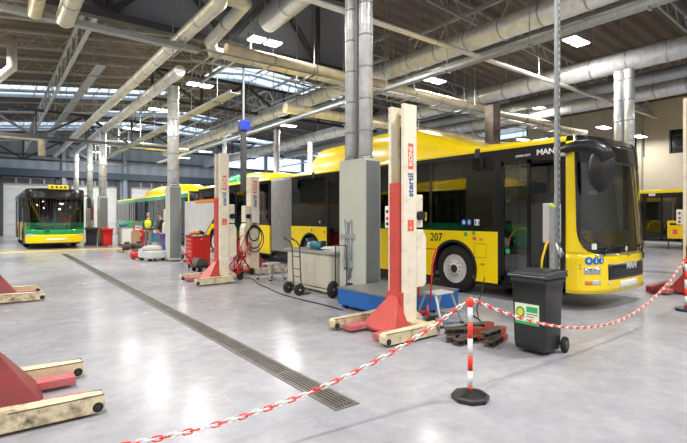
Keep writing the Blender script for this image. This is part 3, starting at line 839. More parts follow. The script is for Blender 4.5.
# ---- other buses
GS = dict(low='yellow', band=None, roof='black', front_low='yellow', front_mid='green', post='black')
W268 = 2.55
b268 = bus('city_bus', 'green and yellow city bus facing the camera at the far left', (1.38, 27.2, 0), L=12, W=W268, scheme=GS, doors=((1.0, 2.2), (5.6, 6.9), (9.4, 10.6)), arches=(2.95, 8.4), panes=1.4)
def gp(*a, **k): return fpatch(b268, W268, .5, *a, **k)
for a, b in ((.10, .24), (.76, .90)): gp(a, b, .66, .76, .006, 'headlight', 'lens')
gp(.42, .58, .42, .52, .01, 'number_plate', 'white')
MB().box(.95, 1.85, .35, .75, 3.0, 3.22).build('roof_sign', 'yellow', b268, bevel=.03)
s_ = MB()
for k in range(4): s_.cyl((1.12+.19*k, .34, 3.12), (1.12+.19*k, .35, 3.12), .05, 12)
s_.build('sign_lamp', 'black', b268)
gp(.02, .98, .99, 1.32, .003, 'green_panel', 'green', nu=40, solid=.012)
t = text('fleet_number', '268', .16, 'black', frame((.85, -.005, .88), (1, 0, 0), (0, 0, 1)), b268, .002, .002)
for x, sg in ((-.18, -1), (W268+.18, 1)):
    MB().tube([(x*.2 if sg < 0 else W268, .3, 2.7), (x, .1, 2.7), (x, .05, 2.5)], .03, 8).build('mirror_arm', 'blackpl', b268)
    MB().box(x-.09, x+.09, 0, .12, 2.05, 2.6).build('mirror', 'blackpl', b268, bevel=.04)
GY = dict(low='greymetal', roof='yellow', band='green', front_low='yellow', front_mid='yellow')
pd2 = pod([(0.9, 3.05), (1.1, 3.4), (1.6, 3.58), (5.2, 3.62), (9.6, 3.62), (10.4, 3.45), (10.7, 3.2)], .15, 2.3, 'yellow')
b2 = bus('city_bus', 'yellow roofed city bus with a green stripe behind the two workers', (8.5, 24.5, 0), L=18, scheme=GY, doors=((1.0, 2.2), (7.2, 8.6), (12.5, 13.8)), arches=(2.95, 9.4, 15.6), pods=(pod([(2.8, 3.05), (3.2, 3.4), (3.8, 3.62), (7.4, 3.66), (9.6, 3.55), (10.4, 3.1)], .15, 2.3, 'yellow'),), panes=1.4)
MB().box(-.012, -.002, .55, 18, 2.68, 2.90).build('side_stripe', 'green', b2)
for k in range(3): MB().box(-.006, 0, 1.4+.25*k, 1.55+.25*k, 2.93, 2.97).build('marker_lamp', 'black', b2)
b3 = bus('city_bus', 'yellow and black bus along the cream wall at the right', (27.5, -1.9, 0), L=12, scheme=dict(low='black', roof='yellow'), doors=((10.1, 11.75),), arches=(2.9, 7.0), pods=(pod([(2, 3.1), (2.6, 3.5), (8.6, 3.62), (9.4, 3.5), (9.8, 3.3), (10.0, 3.05)], .2, 2.3, 'yellow'),), front=True)
MB().box(-.02, .03, .6, 12, .22, .34).build('sill_strip', 'boxgrey', b3)
MB().box(.0, -.006, 11.2, 11.5, 2.70, 2.86).build('route_card', 'paper', b3)
MB().box(-.02, .06, .5, 12, 2.84, 2.96).build('roof_edge', 'yellow', b3)

# ------------------------------------------------------------------ service columns with ducts
def column_unit(x, y, label, top=6.5, r=.135, wx=.38, wy=.82, h=2.73, two=True, fade='foil'):
    o = thing('service_column', label, 'service column', (x, y, 0))
    MB().box(0, wx, 0, wy, .04, h).build('cabinet', 'sage', o, bevel=.006)
    MB().box(-.008, 0, .03, wy-.03, .12, h-.05).build('cabinet_door', 'sage', o)
    MB().box(.02, wx-.02, -.006, 0, .12, h-.05).build('shaded_side', 'sage_shaded', o)  # thin darker skin paints shade onto the cabinet's -y side
    MB().box(.02, wx-.02, .02, wy-.02, 0, .05).build('plinth', 'dark', o)
    ys = (wy*.26, wy*.80) if two else (wy*.5,)
    for yy in ys:
        d = MB(); d.cyl((wx/2, yy, h), (wx/2, yy, top), r, 28)
        q = d.build('riser_duct', fade, o)
        b = MB(); z = h+.55
        while z < top-.1: b.cyl((wx/2, yy, z-.015), (wx/2, yy, z+.015), r*1.035, 28); z += .62
        b.cyl((wx/2, yy, h), (wx/2, yy, h+.06), r*1.12, 28)
        b.build('duct_clamp', 'galv', q)
    if two:
        c = MB(); c.tube([(wx/2-.05, wy*.52, h), (wx/2-.05, wy*.52, top)], .035, 8); c.build('cable_conduit', 'steelblue', o)
    return o
ca = column_unit(5.65, 6.72, 'grey service cabinet with twin foil ducts behind the blue platform', top=9.0)
# hangers and hoses on the door of that cabinet
p_ = MB()
for yy in (7.33, 7.12): 
    p_.tube([(-.03, yy-6.72, 1.55), (-.03, yy-6.72, .55)], .018, 6).box(-.05, -.01, yy-6.76, yy-6.68, .60, .75)
p_.box(-.06, -.008, .30, .74, 1.18, 1.26)
p_.build('hanging_tool', 'alu', ca)
f = MB(); f.tube([(-.03, .50, 1.5), (-.05, .50, .9), (-.03, .48, .35)], .014, 6).tube([(-.03, .44, 1.5), (-.05, .42, .8), (-.03, .42, .4)], .014, 6).build('air_hose', 'steelblue', ca)
cb_ = column_unit(5.12, 17.0, 'service column behind the blue bin and grey panel', top=6.35, two=True, wx=.42, wy=.50, r=.16)
cc = column_unit(4.85, 28.9, 'single duct service column behind the red wheelie bin', top=6.4, two=False, wx=.45, wy=.5, r=.2)
cd = column_unit(4.95, 33.6, 'slim duct service column just left of the one by the red bin', top=6.4, two=False, wx=.4, wy=.5, r=.17)
ce = column_unit(5.0, 40, 'farthest duct service column by the end wall gate', top=6.4, two=False, wx=.4, wy=.5, r=.17)
cf = column_unit(15.15, 5.74, 'twin ducts rising beyond the front of bus 207', two=True, r=.14, wy=.52, top=6.05)

# ------------------------------------------------------------------ overhead ducts and pipes
def duct(label, pts, r, m='foil', name='ventilation_duct', step=1.2, seg=20, band='galv', group=None, cat='duct', hang=True):
    o = thing(name, label, cat, (0, 0, 0), group=group)
    MB().tube(pts, r, seg).build('duct_body', m, o)
    for p, q in zip(pts, pts[1:]):
        p = Vector(p); q = Vector(q); L = (q-p).length; n = int(L/step)
        for k in range(1, n+1):
            c = p+(q-p)*(k/(n+1)); d = (q-p).normalized()*.02
            if Vector(c).y > 36 and k % 2: continue
            MB().cyl(c-d, c+d, r*1.03, seg).build('duct_band', band, o)
            if hang and k % 3 == 1 and abs(d.z) < .01 and zd(c.x) > c.z+r+.1:
                MB().tube([c+Vector((0, 0, r)), (c.x, c.y, zd(c.x)-.02)], .012, 5).build('hanger_rod', 'galv', o)
    return o
duct('broad foil duct running lengthwise above bus 207', [(11.67, -3, 7.0), (11.67, 40, 7.0)], .32, 'foil')
duct('foil duct at upper right crossing behind the hanging perforated post', [(17.5, -4, 7.0), (17.5, 46, 7.0)], .36)
duct('lower foil duct at the right picture edge above the cream wall', [(22.6, -4, 7.0), (22.6, 32, 7.0)], .34)
duct('dull grey duct running just beneath the upper right foil duct', [(19.8, -4, 6.85), (19.8, 34, 6.85)], .24, 'galv')
duct('left hand foil duct of the pair above the service columns', [(-8, 9.55, 6.65), (3.95, 9.55, 6.62), (4.08, 9.65, 6.58), (4.08, 9.95, 6.40), (4.0, 42, 6.4)], .17, 'foilwarm')
duct('foil duct meeting the service column behind the grey panel', [(5.1, 15.8, 6.55), (5.1, 42, 6.5)], .19)
duct('large grey foil duct at top centre left sloping down out of the frame top', [(6.4, 5.0, 7.6), (6.4, 12.0, 7.25)], .30, 'foil')
duct('small foil down pipe hanging at the far left edge', [(-3.0, 20, 6.3), (.1, 20.2, 6.3), (.62, 20.2, 6.9), (.62, 20.2, 8.0)], .16)
# lengthwise bends linking to the crossing pipes
duct('upper foil pipe turning the corner at top centre left', [(-8, 10.3, 6.75), (4.75, 10.3, 6.75), (4.9, 10.35, 6.75), (4.9, 12.55, 6.5), (5.05, 12.72, 6.3), (26, 12.75, 6.25)], .17, 'foilwarm')
#duct('lower foil pipe turning the corner beside the upper one', [(-8, 9.55, 6.65), (4.25, 9.55, 6.65), (4.4, 9.6, 6.65), (4.4, 12.2, 6.5)], .16, 'foilwarm')
duct('short foil pipe at the top left corner crossing to the yellow pipes', [(1.36, 5.5, 6.15), (1.36, 12.27, 6.1)], .19, 'foilwarm')
duct('second short foil pipe at the top left, nearer the edge', [(.78, 5.5, 6.15), (.78, 12.27, 6.1)], .14, 'pipewarm')
# crossing pipe runs
duct('front yellow lagged pipe crossing the whole hall', [(5.2, 12.2, 6.25), (26, 12.2, 6.25)], .17, 'pipewarm', 'heating_pipe', 1.5)
#duct('rear yellow lagged pipe beside the long crossing one', [(-10, 12.75, 6.25), (26, 12.75, 6.25)], .17, 'pipewarm', 'heating_pipe', 1.5)
duct('low yellow pipe pair far left crossing before the end wall', [(-6, 36, 6.75), (2.5, 36, 6.75), (2.65, 36, 6.6), (2.7, 36, 5.6)], .22, 'pipewarm', 'heating_pipe', 1.5)
duct('pale lagged pipe crossing right of the foil ducts at left', [(4.8, 30, 5.95), (10.2, 30, 5.95)], .2, 'foilwarm', 'heating_pipe', 1.5)
duct('thin pale pipe crossing in front of the twin ducts at top centre', [(4.6, 8.75, 6.5), (26, 8.75, 6.5)], .07, 'foilwarm', 'heating_pipe', 3)
duct('pale lagged pipe crossing above the front end of bus 207', [(10, 17.2, 6.25), (31, 17.2, 6.25)], .22, 'pipewarm', 'heating_pipe', 1.5)
duct('pale lagged pipe low on the right behind the bus roof', [(15, 15.5, 5.6), (31.5, 15.5, 5.6)], .16, 'foilwarm', 'heating_pipe', 1.5)
t = thing('pipe_tray', 'grey support tray under the yellow crossing pipes', 'pipe tray', (0, 0, 0))
tb = MB()
for y in (12.0, 12.95): tb.box(4.5, 26, y, y+.04, 6.02, 6.06)
tb.box(-10, 4.5, 12.3, 12.5, 6.06, 6.2)
for k in range(14): tb.box(5+1.5*k, 5.06+1.5*k, 12.0, 12.99, 6.0, 6.04)
tb.build('tray', 'galv', t)
for k in range(9): MB().box(-8+4*k, -7.98+4*k, 11.96, 11.99, 6.0, 8.2).box(-8+4*k, -7.98+4*k, 13.0, 13.03, 6.0, 8.2).box(-8+4*k, -7.98+4*k, 11.99, 13.0, 6.0, 6.02).build('hanger_rod', 'galv', t)
# cable trays (lengthwise)
def tray(x, y0, y1, z, w_, label, m='galv', hh=.09):
    o = thing('cable_tray', label, 'cable tray', (0, 0, 0))
    b = MB(); b.box(x-w_/2, x+w_/2, y0, y1, z, z+.015); b.box(x-w_/2-.015, x-w_/2, y0, y1, z, z+hh); b.box(x+w_/2, x+w_/2+.015, y0, y1, z, z+hh)
    b.build('tray', m, o)
    y = y0+1.5
    while y < y1: MB().box(x-.01, x+.01, y, y+.02, z-.02, zd(x)-.03).box(x-w_/2-.03, x+w_/2+.03, y-.02, y+.03, z-.04, z).build('hanger_rod', 'galv', o); y += 2.6
tray(10.6, -3, 38, 5.85, .20, 'grey cable tray running lengthwise beside the broad foil duct')
tray(13.4, -3, 38, 7.2, .18, 'narrow cable tray high at the upper right')
tray(6.3, 14, 42, 5.6, .30, 'cable tray above the shorter lift, running to the end wall')
tray(3.1, 18, 42, 6.9, .25, 'cable tray at upper left beside the paired foil ducts')
tray(12.3, -3, 30, 7.55, .05, 'slim strut rail carrying the lamps at the upper right', 'trussltd', .05)

# ------------------------------------------------------------------ roof trusses
def truss(label, p, q, depth, n, r=.05, rw_=.03, m='trussltd', name='roof_truss', flat=False, web='warren'):
    o = thing(name, label, 'roof truss', (0, 0, 0)); p = Vector(p); q = Vector(q)
    dz = Vector((0, 0, depth))
    t = MB().bar(p+dz, q+dz, r*2, r*2); t.build('top_chord', m, o)
    t = MB().bar(p, q, r*2, r*2); t.build('bottom_chord', m, o)
    w_ = MB()
    for k in range(n):
        a = p+(q-p)*(k/n); b = p+(q-p)*((k+1)/n); c = (a+b)/2
        if web == 'warren': w_.tube([a, c+dz, b], rw_, 4)
        else:
            w_.bar(a, a+dz, rw_*2, rw_*2)
            if k % 2: w_.bar(a, b+dz, rw_*2.4, rw_*2.4)
            else: w_.bar(a+dz, b, rw_*2.4, rw_*2.4)
    w_.build('web', m, o)
    return o
ordn = ['nearest', 'second', 'third', 'fourth', 'fifth', 'sixth', 'seventh', 'eighth', 'ninth', 'tenth', 'eleventh', 'twelfth']
for k, y in enumerate([17.5, 20.5, 24, 28, 33.5, 37, 40, 46.3]):
    truss('pale lattice purlin left of the ridge, %s row from the camera' % ordn[k], (-10, y, zd(-10)-.72), (12, y, zd(12)-.72), .55, 22, .035, .02)
for k, y in enumerate([6, 11, 17, 22, 28, 34, 40.5]):
    truss('pale lattice purlin right of the ridge, %s row from the camera' % ordn[k], (12, y, zd(12)-.72), (32, y, zd(32)-.72), .55, 20, .035, .02)
for k, x in enumerate([2.3, 7.6, 13.0, 21.5, 26.5]):
    for j in (0, 1):
        pass
    truss('lengthwise lattice girder under the roof, %s from the left' % ordn[k].replace('nearest', 'first'), (x, 14, zd(x)-1.6), (x, 47, zd(x)-1.6), .9, 24, .05, .025)
for k, (x, y0) in enumerate(((14.2, -3), (22.5, -3))):
    truss('near lengthwise lattice girder at upper right, %s' % ('closer to the bus' if k == 0 else 'closer to the cream wall'), (x, y0, zd(x)-1.4), (x, 14, zd(x)-1.4), .9, 12, .06, .03)
# dark portal truss with blue-grey cladding behind it
PY_ = 13.6
o = thing('portal_truss', 'dark deep truss in front of the blue grey cladding at top left', 'roof truss', (0, 0, 0))
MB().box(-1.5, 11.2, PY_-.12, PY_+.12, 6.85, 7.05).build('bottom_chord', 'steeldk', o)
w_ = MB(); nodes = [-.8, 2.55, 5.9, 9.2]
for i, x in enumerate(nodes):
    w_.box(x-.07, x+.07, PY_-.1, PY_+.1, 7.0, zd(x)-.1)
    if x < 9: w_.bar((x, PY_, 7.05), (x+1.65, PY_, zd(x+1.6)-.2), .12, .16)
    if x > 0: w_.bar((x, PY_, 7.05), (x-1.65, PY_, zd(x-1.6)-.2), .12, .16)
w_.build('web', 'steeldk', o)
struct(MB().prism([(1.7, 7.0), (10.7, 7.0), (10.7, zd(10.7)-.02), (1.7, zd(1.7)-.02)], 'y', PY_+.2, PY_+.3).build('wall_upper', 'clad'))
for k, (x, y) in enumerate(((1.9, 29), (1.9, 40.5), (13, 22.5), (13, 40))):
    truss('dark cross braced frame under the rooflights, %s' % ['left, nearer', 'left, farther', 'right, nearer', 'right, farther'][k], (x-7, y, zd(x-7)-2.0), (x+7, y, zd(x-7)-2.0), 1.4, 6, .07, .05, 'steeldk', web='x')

# ------------------------------------------------------------------ lamps
lampE = 0
def lamp(x, y, z, label, n=2, power=120, size=.42):
    o = thing('ceiling_lamp', label, 'ceiling lamp', (x, y, z))
    b = MB()
    for k in range(n): b.box(-.5+.55*k, -.5+.55*k+.46, -.23, .23, .03, .11)
    b.box(-.55, .60 if n > 1 else .05, -.03, .03, .11, .15)
    b.build('lamp_housing', 'galv', o)
    d = MB()
    for k in range(n): d.box(-.48+.55*k, -.48+.55*k+.42, -.21, .21, .0, .028)
    d.build('lamp_diffuser', 'lamp', o)
    h = MB().tube([(0, 0, .15), (0, 0, max(.3, zd(x)-z-.02))], .012, 5); h.build('hanger_rod', 'galv', o)
    ld_ = bpy.data.lights.new('lamp_light', 'AREA'); ld_.shape = 'RECTANGLE'; ld_.size = 1.0; ld_.size_y = .45; ld_.energy = power; ld_.color = (1, .965, .91)
    lo = bpy.data.objects.new('lamp_light', ld_); COL.objects.link(lo); lo.parent = o; lo.location = (0, 0, -.02)
PW = 500
for x, y, z, lb_ in (
    (6.68, 12.71, 6.95, 'lit twin lamp before the blue grey cladding'),
    (6.85, 18.7, 7, 'lit twin lamp above the tall lift by the red tool cabinet'),
    (6.8, 24.25, 7, 'lit twin lamp just left of the wide duct column'),
    (6.9, 30.4, 7, 'lit twin lamp over the middle of the green striped bus'),
    (6.9, 38.9, 7, 'distant twin lamp above the red wheelie bin'),
    (6.9, 43.3, 7, 'farthest twin lamp of the left row near the end wall'),
    (14.0, 12.43, 7, 'lit twin lamp right of the twin foil ducts'),
    (14.05, 23.84, 7, 'lit twin lamp right of the dark hanging mast'),
    (14.2, 29.5, 7, 'lit twin lamp left of the dark hanging mast'),
    (14.2, 37.5, 7, 'small distant twin lamp above the tall lift top'),
    (14.1, 42.6, 7, 'farthest twin lamp of the middle row near the end wall'),
    (15.17, 7.39, 7.3, 'bright twin lamp at upper right beside the perforated post'),
    (21.4, 12.4, 7, 'lit twin lamp low at right above the bus destination panel'),
    (27.4, 11.8, 6.6, 'lit lamp beside the twin ducts near the cream wall'),
    (30.3, 11.05, 6.3, 'lit lamp against the cream wall above its dark window'),
    (28.6, 17.5, 6.8, 'lit lamp above the gas pod end near the cream wall'),
    (22.0, 25.0, 7, 'distant twin lamp seen over the bus roof pod')):
    lamp(x, y, z, lb_, power=PW if x < 27 else PW*.25)
for i, (x, y) in enumerate(((6.8, -4), (6.8, 1.2), (14.1, -3), (-.7, -4), (-.7, 2), (-.7, 8), (-.7, 14), (-.7, 20), (-.7, 26), (-.7, 32), (-7.5, -3), (-7.5, 4), (-7.5, 12), (-7.5, 20), (-7.5, 28), (21.5, 1))):  # out-of-frame lamps, side rows added to brighten near faces and floor
    lamp(x, y, 7.3, 'unseen twin lamp added overhead out of the picture', power=PW)
for o in list(bpy.data.objects):
    if o.get('label') == 'unseen twin lamp added overhead out of the picture': o['group'] = 'added lamps above the picture'
# ------------------------------------------------------------------ barrier posts and chains
def post(x, y, label):
    o = thing('barrier_post', label, 'barrier post', (x, y, 0))
    b = MB(); n = 8
    prof = [(.165, .0), (.168, .035), (.15, .05), (.07, .075), (.035, .085), (.001, .085)]
    b.lathe(prof, (0, 0, 0), 'z', 8, smooth=False); b.build('base', 'blackpl', o, bevel=.004)
    z = .08; k = 0
    hs = [.06, .19, .185, .185, .20]
    p = MB(); cols = [1, 0, 1, 0, 1, 0]
    for i, h in enumerate([.035, .135, .14, .145, .145, .13]):
        p.cyl((0, 0, z), (0, 0, z+h), .022, 20, (i+1) % 2); z += h
    p.build('pole', ['white', 'brightred'], o)
    t = MB().lathe([(.021, z), (.028, z+.005), (.030, z+.05), (.022, z+.075), (.001, z+.08)], (0, 0, 0), 'z', 16)
    t.tube(arc((0, .03, z+.03), .018, 0, 2*PI, 10, 'x')[:-1], .005, 6, closed=True)
    t.build('post_cap', 'brightred', o)
    return z+.03
zt_ = post(3.355, 2.56, 'red and white barrier post standing alone in the foreground')
post(9.43, 2.73, 'red and white barrier post cut by the right edge')
def chain(label, fn, pitch=.044):
    """fn(t) -> point; alternating red and white plastic links hung between two posts"""
    o = thing('barrier_chain', label, 'chain', fn(0.0))
    N_ = 400; P_ = [Vector(fn(i/N_)) for i in range(N_+1)]
    cum = [0]
    for a, b in zip(P_, P_[1:]): cum.append(cum[-1]+(b-a).length)
    n = int(cum[-1]/pitch); org = Vector(fn(0.0))
    protos = {}
    for c in (0, 1):
        m_ = MB(); L_ = .031; w_ = .0135
        pts = [(L_-w_+w_*math.cos(a), w_*math.sin(a), 0) for a in [-PI/2+PI*k/6 for k in range(7)]]+[(-L_+w_+w_*math.cos(a), w_*math.sin(a), 0) for a in [PI/2+PI*k/6 for k in range(7)]]
        m_.tube(pts, .0050, 6, closed=True); q = m_.build('link', 'white' if c == 0 else 'brightred', o); protos[c] = q
    used = {0: False, 1: False}
    def put(q, name_stuff=False):
        pass
    rest = {0: MB(), 1: MB()}; cnt = 0; extra = False
    j = 0
    order = []
    for k in range(n):
        s_ = (k+.5)*pitch
        while cum[j+1] < s_: j += 1
        f = (s_-cum[j])/(cum[j+1]-cum[j]); p = P_[j].lerp(P_[j+1], f); d = (P_[j+1]-P_[j]).normalized()
        rot = d.to_track_quat('X', 'Z').to_matrix().to_4x4() @ Matrix.Rotation(PI/2*(k % 2)+.5, 4, 'X')
        order.append((Matrix.Translation(p-org) @ rot, 1 if (k//2) % 2 else 0))
    for i, (mx, c) in enumerate(order[:98]):
        if not used[c]: q = protos[c]; used[c] = True
        else: q = protos[c].copy(); COL.objects.link(q); q.parent = o
        q.matrix_local = mx
    left = order[98:]
    if left:
        m_ = MB()
        for mx, c in left:
            me = protos[c].data
            vs = [m_.bm.verts.new(mx @ v.co) for v in me.vertices]
            for f in me.polygons:
                g = m_.bm.faces.new([vs[i] for i in f.vertices]); g.material_index = c; g.smooth = True
        q = m_.build('link', ['white', 'brightred'], o); q['kind'] = 'stuff'
    return o
def c1(t):
    x = 3.31+(-1.0-3.31)*t; y = 2.58+.117*(3.38-x)
    return (x, y, .27+.0990*(x-.9)**2 if x < 3.36 else .87)
chain('red and white chain running from the lone post to the lower left', c1)
def c2(t):
    x = 3.40+(9.38-3.40)*t; u = 2*t-1
    y = 2.58+.15*t-.10*(1-u*u)*.3
    return (x, y, .245+.63*(abs(u)**1.9))
chain('red and white chain drooping past the bin to the right edge', c2)

# ------------------------------------------------------------------ black wheelie bin
def wheelie(x, y, rz, label, body='binblack', lid='binlid', sc=1.0, sticker=False):
    o = thing('wheelie_bin', label, 'wheelie bin', (x, y, 0), rz)
    H_ = .93; 
    b = MB(); rings = []
    for z, hx, y0, y1 in ((.05, .225, -.28, .22), (.12, .235, -.30, .23), (.5, .245, -.31, .245), (.88, .26, -.325, .265), (.88, .275, -.34, .28), (.94, .275, -.34, .28)):
        cr = .04
        pts = []
        for cx, cy, a0 in ((hx-cr, y1-cr, 0), (-hx+cr, y1-cr, PI/2), (-hx+cr, y0+cr, PI), (hx-cr, y0+cr, 1.5*PI)):
            for k in range(4): a = a0+PI/2*k/3; pts.append((cx+cr*math.cos(a), cy+cr*math.sin(a), z))
        rings.append([b.bm.verts.new(p) for p in pts])
    for A, Bq in zip(rings, rings[1:]):
        for k in range(16):
            f = b.bm.faces.new((A[k], A[(k+1) % 16], Bq[(k+1) % 16], Bq[k])); f.smooth = True
    b.bm.faces.new(rings[0][::-1]); b.bm.faces.new(rings[-1])
    b.build('bin_body', body, o)
    l = MB(); l.prism([(-.37, .94), (-.37, .97), (-.33, .985), (.05, 1.015), (.25, 1.01), (.31, .98), (.31, .94)], 'x', -.30, .30)
    l.build('lid', lid, o, bevel=.018, seg=3)
    l = MB().prism([(-.24, 1.0), (.05, 1.035), (.2, 1.03), (.2, 1.0), (.05, 1.0), (-.24, .98)], 'x', -.2, .2); l.build('lid_rib', lid, o, bevel=.01)
    h = MB().tube([(-.24, .33, .98), (-.24, .40, 1.0), (.24, .40, 1.0), (.24, .33, .98)], .016, 8); h.build('handle', body, o)
    for s in (-1, 1):
        wq = MB().lathe([(.035, s*.245), (.09, s*.245), (.10, s*.255), (.10, s*.29), (.09, s*.30), (.04, s*.30)], (0, .26, .10), 'x', 24); t = wq.build('wheel', 'rubber', o)
        MB().lathe([(.001, s*.28), (.055, s*.303), (.055, s*.306), (.001, s*.31)], (0, .26, .10), 'x', 16).build('hub', 'greypl', t)
    MB().cyl((-.26, .26, .10), (.26, .26, .10), .012, 8).build('axle', 'dark', o)
    return o
BR = -PI*.50+.0
wb_ = wheelie(5.20, 2.98, -PI/2, 'black wheelie bin with a green and cream sticker in front of the bus door')
wb_.scale = (.82, .72, .95)
# the bin's long axis lies along X, wheels towards +X ; side with the sticker faces the camera
def on_bin(u, v, z, off): pass
sy = -.236  # local x of the side facing -Y after rotation
st = MB(); 
def binside(yl, z): return .2455+(z-.5)*.030
def fy(z): return -(.3185+(z-.65)*.04)
sk = None
def sp_(x0, x1, z0, z1, m, name, d):
    q = MB(); pts = [(x, fy(z)-dd, z) for dd in (d, d-.004) for x, z in ((x0, z0), (x1, z0), (x1, z1), (x0, z1))]
    q._add(pts, [(0,1,2,3),(7,6,5,4),(0,4,5,1),(1,5,6,2),(2,6,7,3),(3,7,4,0)]); return q.build(name, m, sk or wb_)
sk = sp_(-.20, .17, .39, .62, 'stickcream', 'sticker', .006)
sp_(-.20, .17, .365, .40, 'stickgreen', 'sticker_band', .009)
sp_(-.02, .15, .52, .59, 'stickgreen', 'sticker_band', .009)
sp_(-.02, .15, .49, .50, 'greypl', 'sticker_band', .009); sp_(-.02, .10, .46, .47, 'greypl', 'sticker_band', .009)
MB().cyl((-.115, fy(.5)-.004, .51), (-.115, fy(.5)-.011, .51), .070, 20).build('emblem', 'stickgreen', sk)
MB().cyl((-.115, fy(.5)-.010, .51), (-.115, fy(.5)-.014, .51), .045, 8).build('emblem', 'yellow2', sk)

# ------------------------------------------------------------------ blue platform
o = thing('lifting_platform', 'low blue steel platform with a grey plate top', 'platform', (4.89, 5.12, 0))
MB().box(0, 1.50, 0, 1.45, .07, .345).build('platform_frame', 'blue', o, bevel=.008)
MB().box(-.01, 1.51, -.01, 1.46, .345, .365).box(.02, 1.48, .02, 1.43, .365, .372).build('deck_plate', 'platetop', o)
for x in (.05, 1.37):
    for y in (.05, 1.32): MB().box(x, x+.08, y, y+.08, 0, .08).build('foot', 'blue', o)
# ------------------------------------------------------------------ step stools
def stool(x, y, rz, label, h=.47, top='alu'):
    o = thing('step_stool', label, 'step stool', (x, y, 0), rz)
    MB().box(-.20, .20, -.13, .13, h-.03, h).build('step_top', 'greymetal', o, bevel=.006)
    MB().box(-.17, .17, .16, .30, h*.5-.02, h*.5).build('lower_step', 'alu', o)
    for sx in (-1, 1):
        for q in (-1, 1):
            MB().bar((sx*.18, q*.10, h-.03), (sx*.23, q*.26, .012), .035, .022).build('leg', 'alu', o)
            MB().box(sx*.23-.02, sx*.23+.02, q*.26-.03, q*.26+.03, 0, .03).build('foot_cap', 'blackpl', o)
        MB().bar((sx*.21, -.20, .17), (sx*.21, .20, .17), .02).build('cross_brace', 'alu', o)
    return o
stool(5.42, 4.72, PI/2+PI/2, 'grey aluminium step stool in front of the blue platform')
stool(5.75, 10.6, .2, 'small worn step stool left of the beige workbench', .42)
# ------------------------------------------------------------------ steel jacking blocks heap
def beam(x, y, z, L_, rz, label, w_=.12, h_=.075, tilt=0, red=True):
    o = thing('steel_ramp_block', label, 'steel block', (x, y, z), rz)
    o.rotation_euler = (0, tilt, rz)
    b = MB(); t = .012
    b.box(-L_/2, L_/2, -w_/2, w_/2, h_-t, h_).box(-L_/2, L_/2, -w_/2, w_/2, 0, t).box(-L_/2, L_/2, -.008, .008, t, h_-t)
    b.build('beam', 'rust', o, bevel=.002)
    e = MB().box(L_/2-.17, L_/2, -w_/2-.006, -w_/2, 0, h_).box(L_/2, L_/2+.01, -w_/2, w_/2, 0, h_)
    e.build('end_plate', 'rustred', o)
    for k in range(3):
        xx = -L_/2+L_*(k+.5)/3; MB().box(xx-.006, xx+.006, -w_/2, w_/2, t, h_-t).build('stiffener', 'rust', o)
    return o
stk = [(4.86, 3.98, 0.0, .52, .55, 'bottom steel block at the left of the rusty heap', 0),
       (4.86, 3.72, 0.0, .52, .0, 'bottom steel block nearest the post in the rusty heap', 0),
       (5.10, 3.50, 0.0, .52, .25, 'bottom steel block nearest the camera in the rusty heap', 0),
       (5.32, 3.86, 0.0, .50, .1, 'bottom steel block at the back right of the rusty heap', 0),
       (4.92, 3.86, .078, .50, -.5, 'upper steel block lying across the left of the heap', 0),
       (5.16, 3.58, .078, .50, .15, 'upper steel block with a red end near the bin', 0),
       (5.30, 3.90, .078, .42, -.2, 'upper steel block at the back of the rusty heap', .0)]
for x, y, z, L_, rz, lb_, ti in stk: beam(x, y, z, L_, rz, lb_, tilt=ti)
o = MB().tube([(4.95, 3.65, .32), (5.25, 3.9, .36), (5.85, 4.25, .50), (6.4, 4.6, .62)], .009, 6).build('pry_bar', 'dark'); tag(o, 'thin dark bar rising from the rusty heap toward the bus', 'pry bar')
# ------------------------------------------------------------------ workbench, sack truck, hose reel trolley
o = thing('workbench', 'beige metal workbench with a grey top beside the sack truck', 'workbench', (5.45, 7.58, 0))
MB().box(0, .62, 0, 1.68, .14, .84).build('cabinet_body', 'desk', o, bevel=.004)
MB().box(-.05, .68, -.07, 1.75, .84, .89).build('worktop', 'desktop', o, bevel=.005)
for y0, y1 in ((.04, .54), (.57, 1.10), (1.13, 1.64)): MB().box(-.010, 0, y0, y1, .20, .80).build('panel_door', 'desk', o)
for x in (.02, .54):
    for y in (.02, 1.60): MB().box(x, x+.06, y, y+.06, 0, .15).build('leg', 'desk', o)
MB().box(0, .03, .08, 1.6, .07, .11).build('foot_rail', 'desk', o)
# power tool and papers on the bench
o = thing('power_tool', 'blue and grey power tool lying on the beige workbench', 'power tool', (5.70, 8.45, .89))
MB().cyl((0, -.26, .09), (0, .14, .10), .085, 16).build('motor_housing', 'tool', o); MB().cyl((0, .14, .10), (0, .30, .10), .05, 12).build('gear_head', 'greymetal', o)
MB().box(-.03, .03, -.34, -.20, .0, .2).build('grip', 'blackpl', o, bevel=.01); MB().box(-.10, .12, -.15, .1, 0, .05).build('base_plate', 'greypl', o)
MB().tube([(0, .2, .1), (.02, .36, .16), (0, .42, .22)], .022, 8).build('side_handle', 'tool', o)
for k, (dx, dy, rz) in enumerate(((0, 0, .1), (.02, -.03, -.15), (-.02, .02, .3), (.01, 0, 0))):
    q = MB().box(-.16, .16, -.22, .22, 0, .022).build('paper_stack', 'paper'); q.location = (5.72+dx, 7.78+dy, .891+.0225*k); q.rotation_euler = (0, 0, rz)
    tag(q, ['bottom sheaf of papers on the right end of the workbench', 'second sheaf of papers from the bottom on the workbench', 'third sheaf of papers from the bottom on the workbench', 'top sheaf of papers on the right end of the workbench'][k], 'papers')
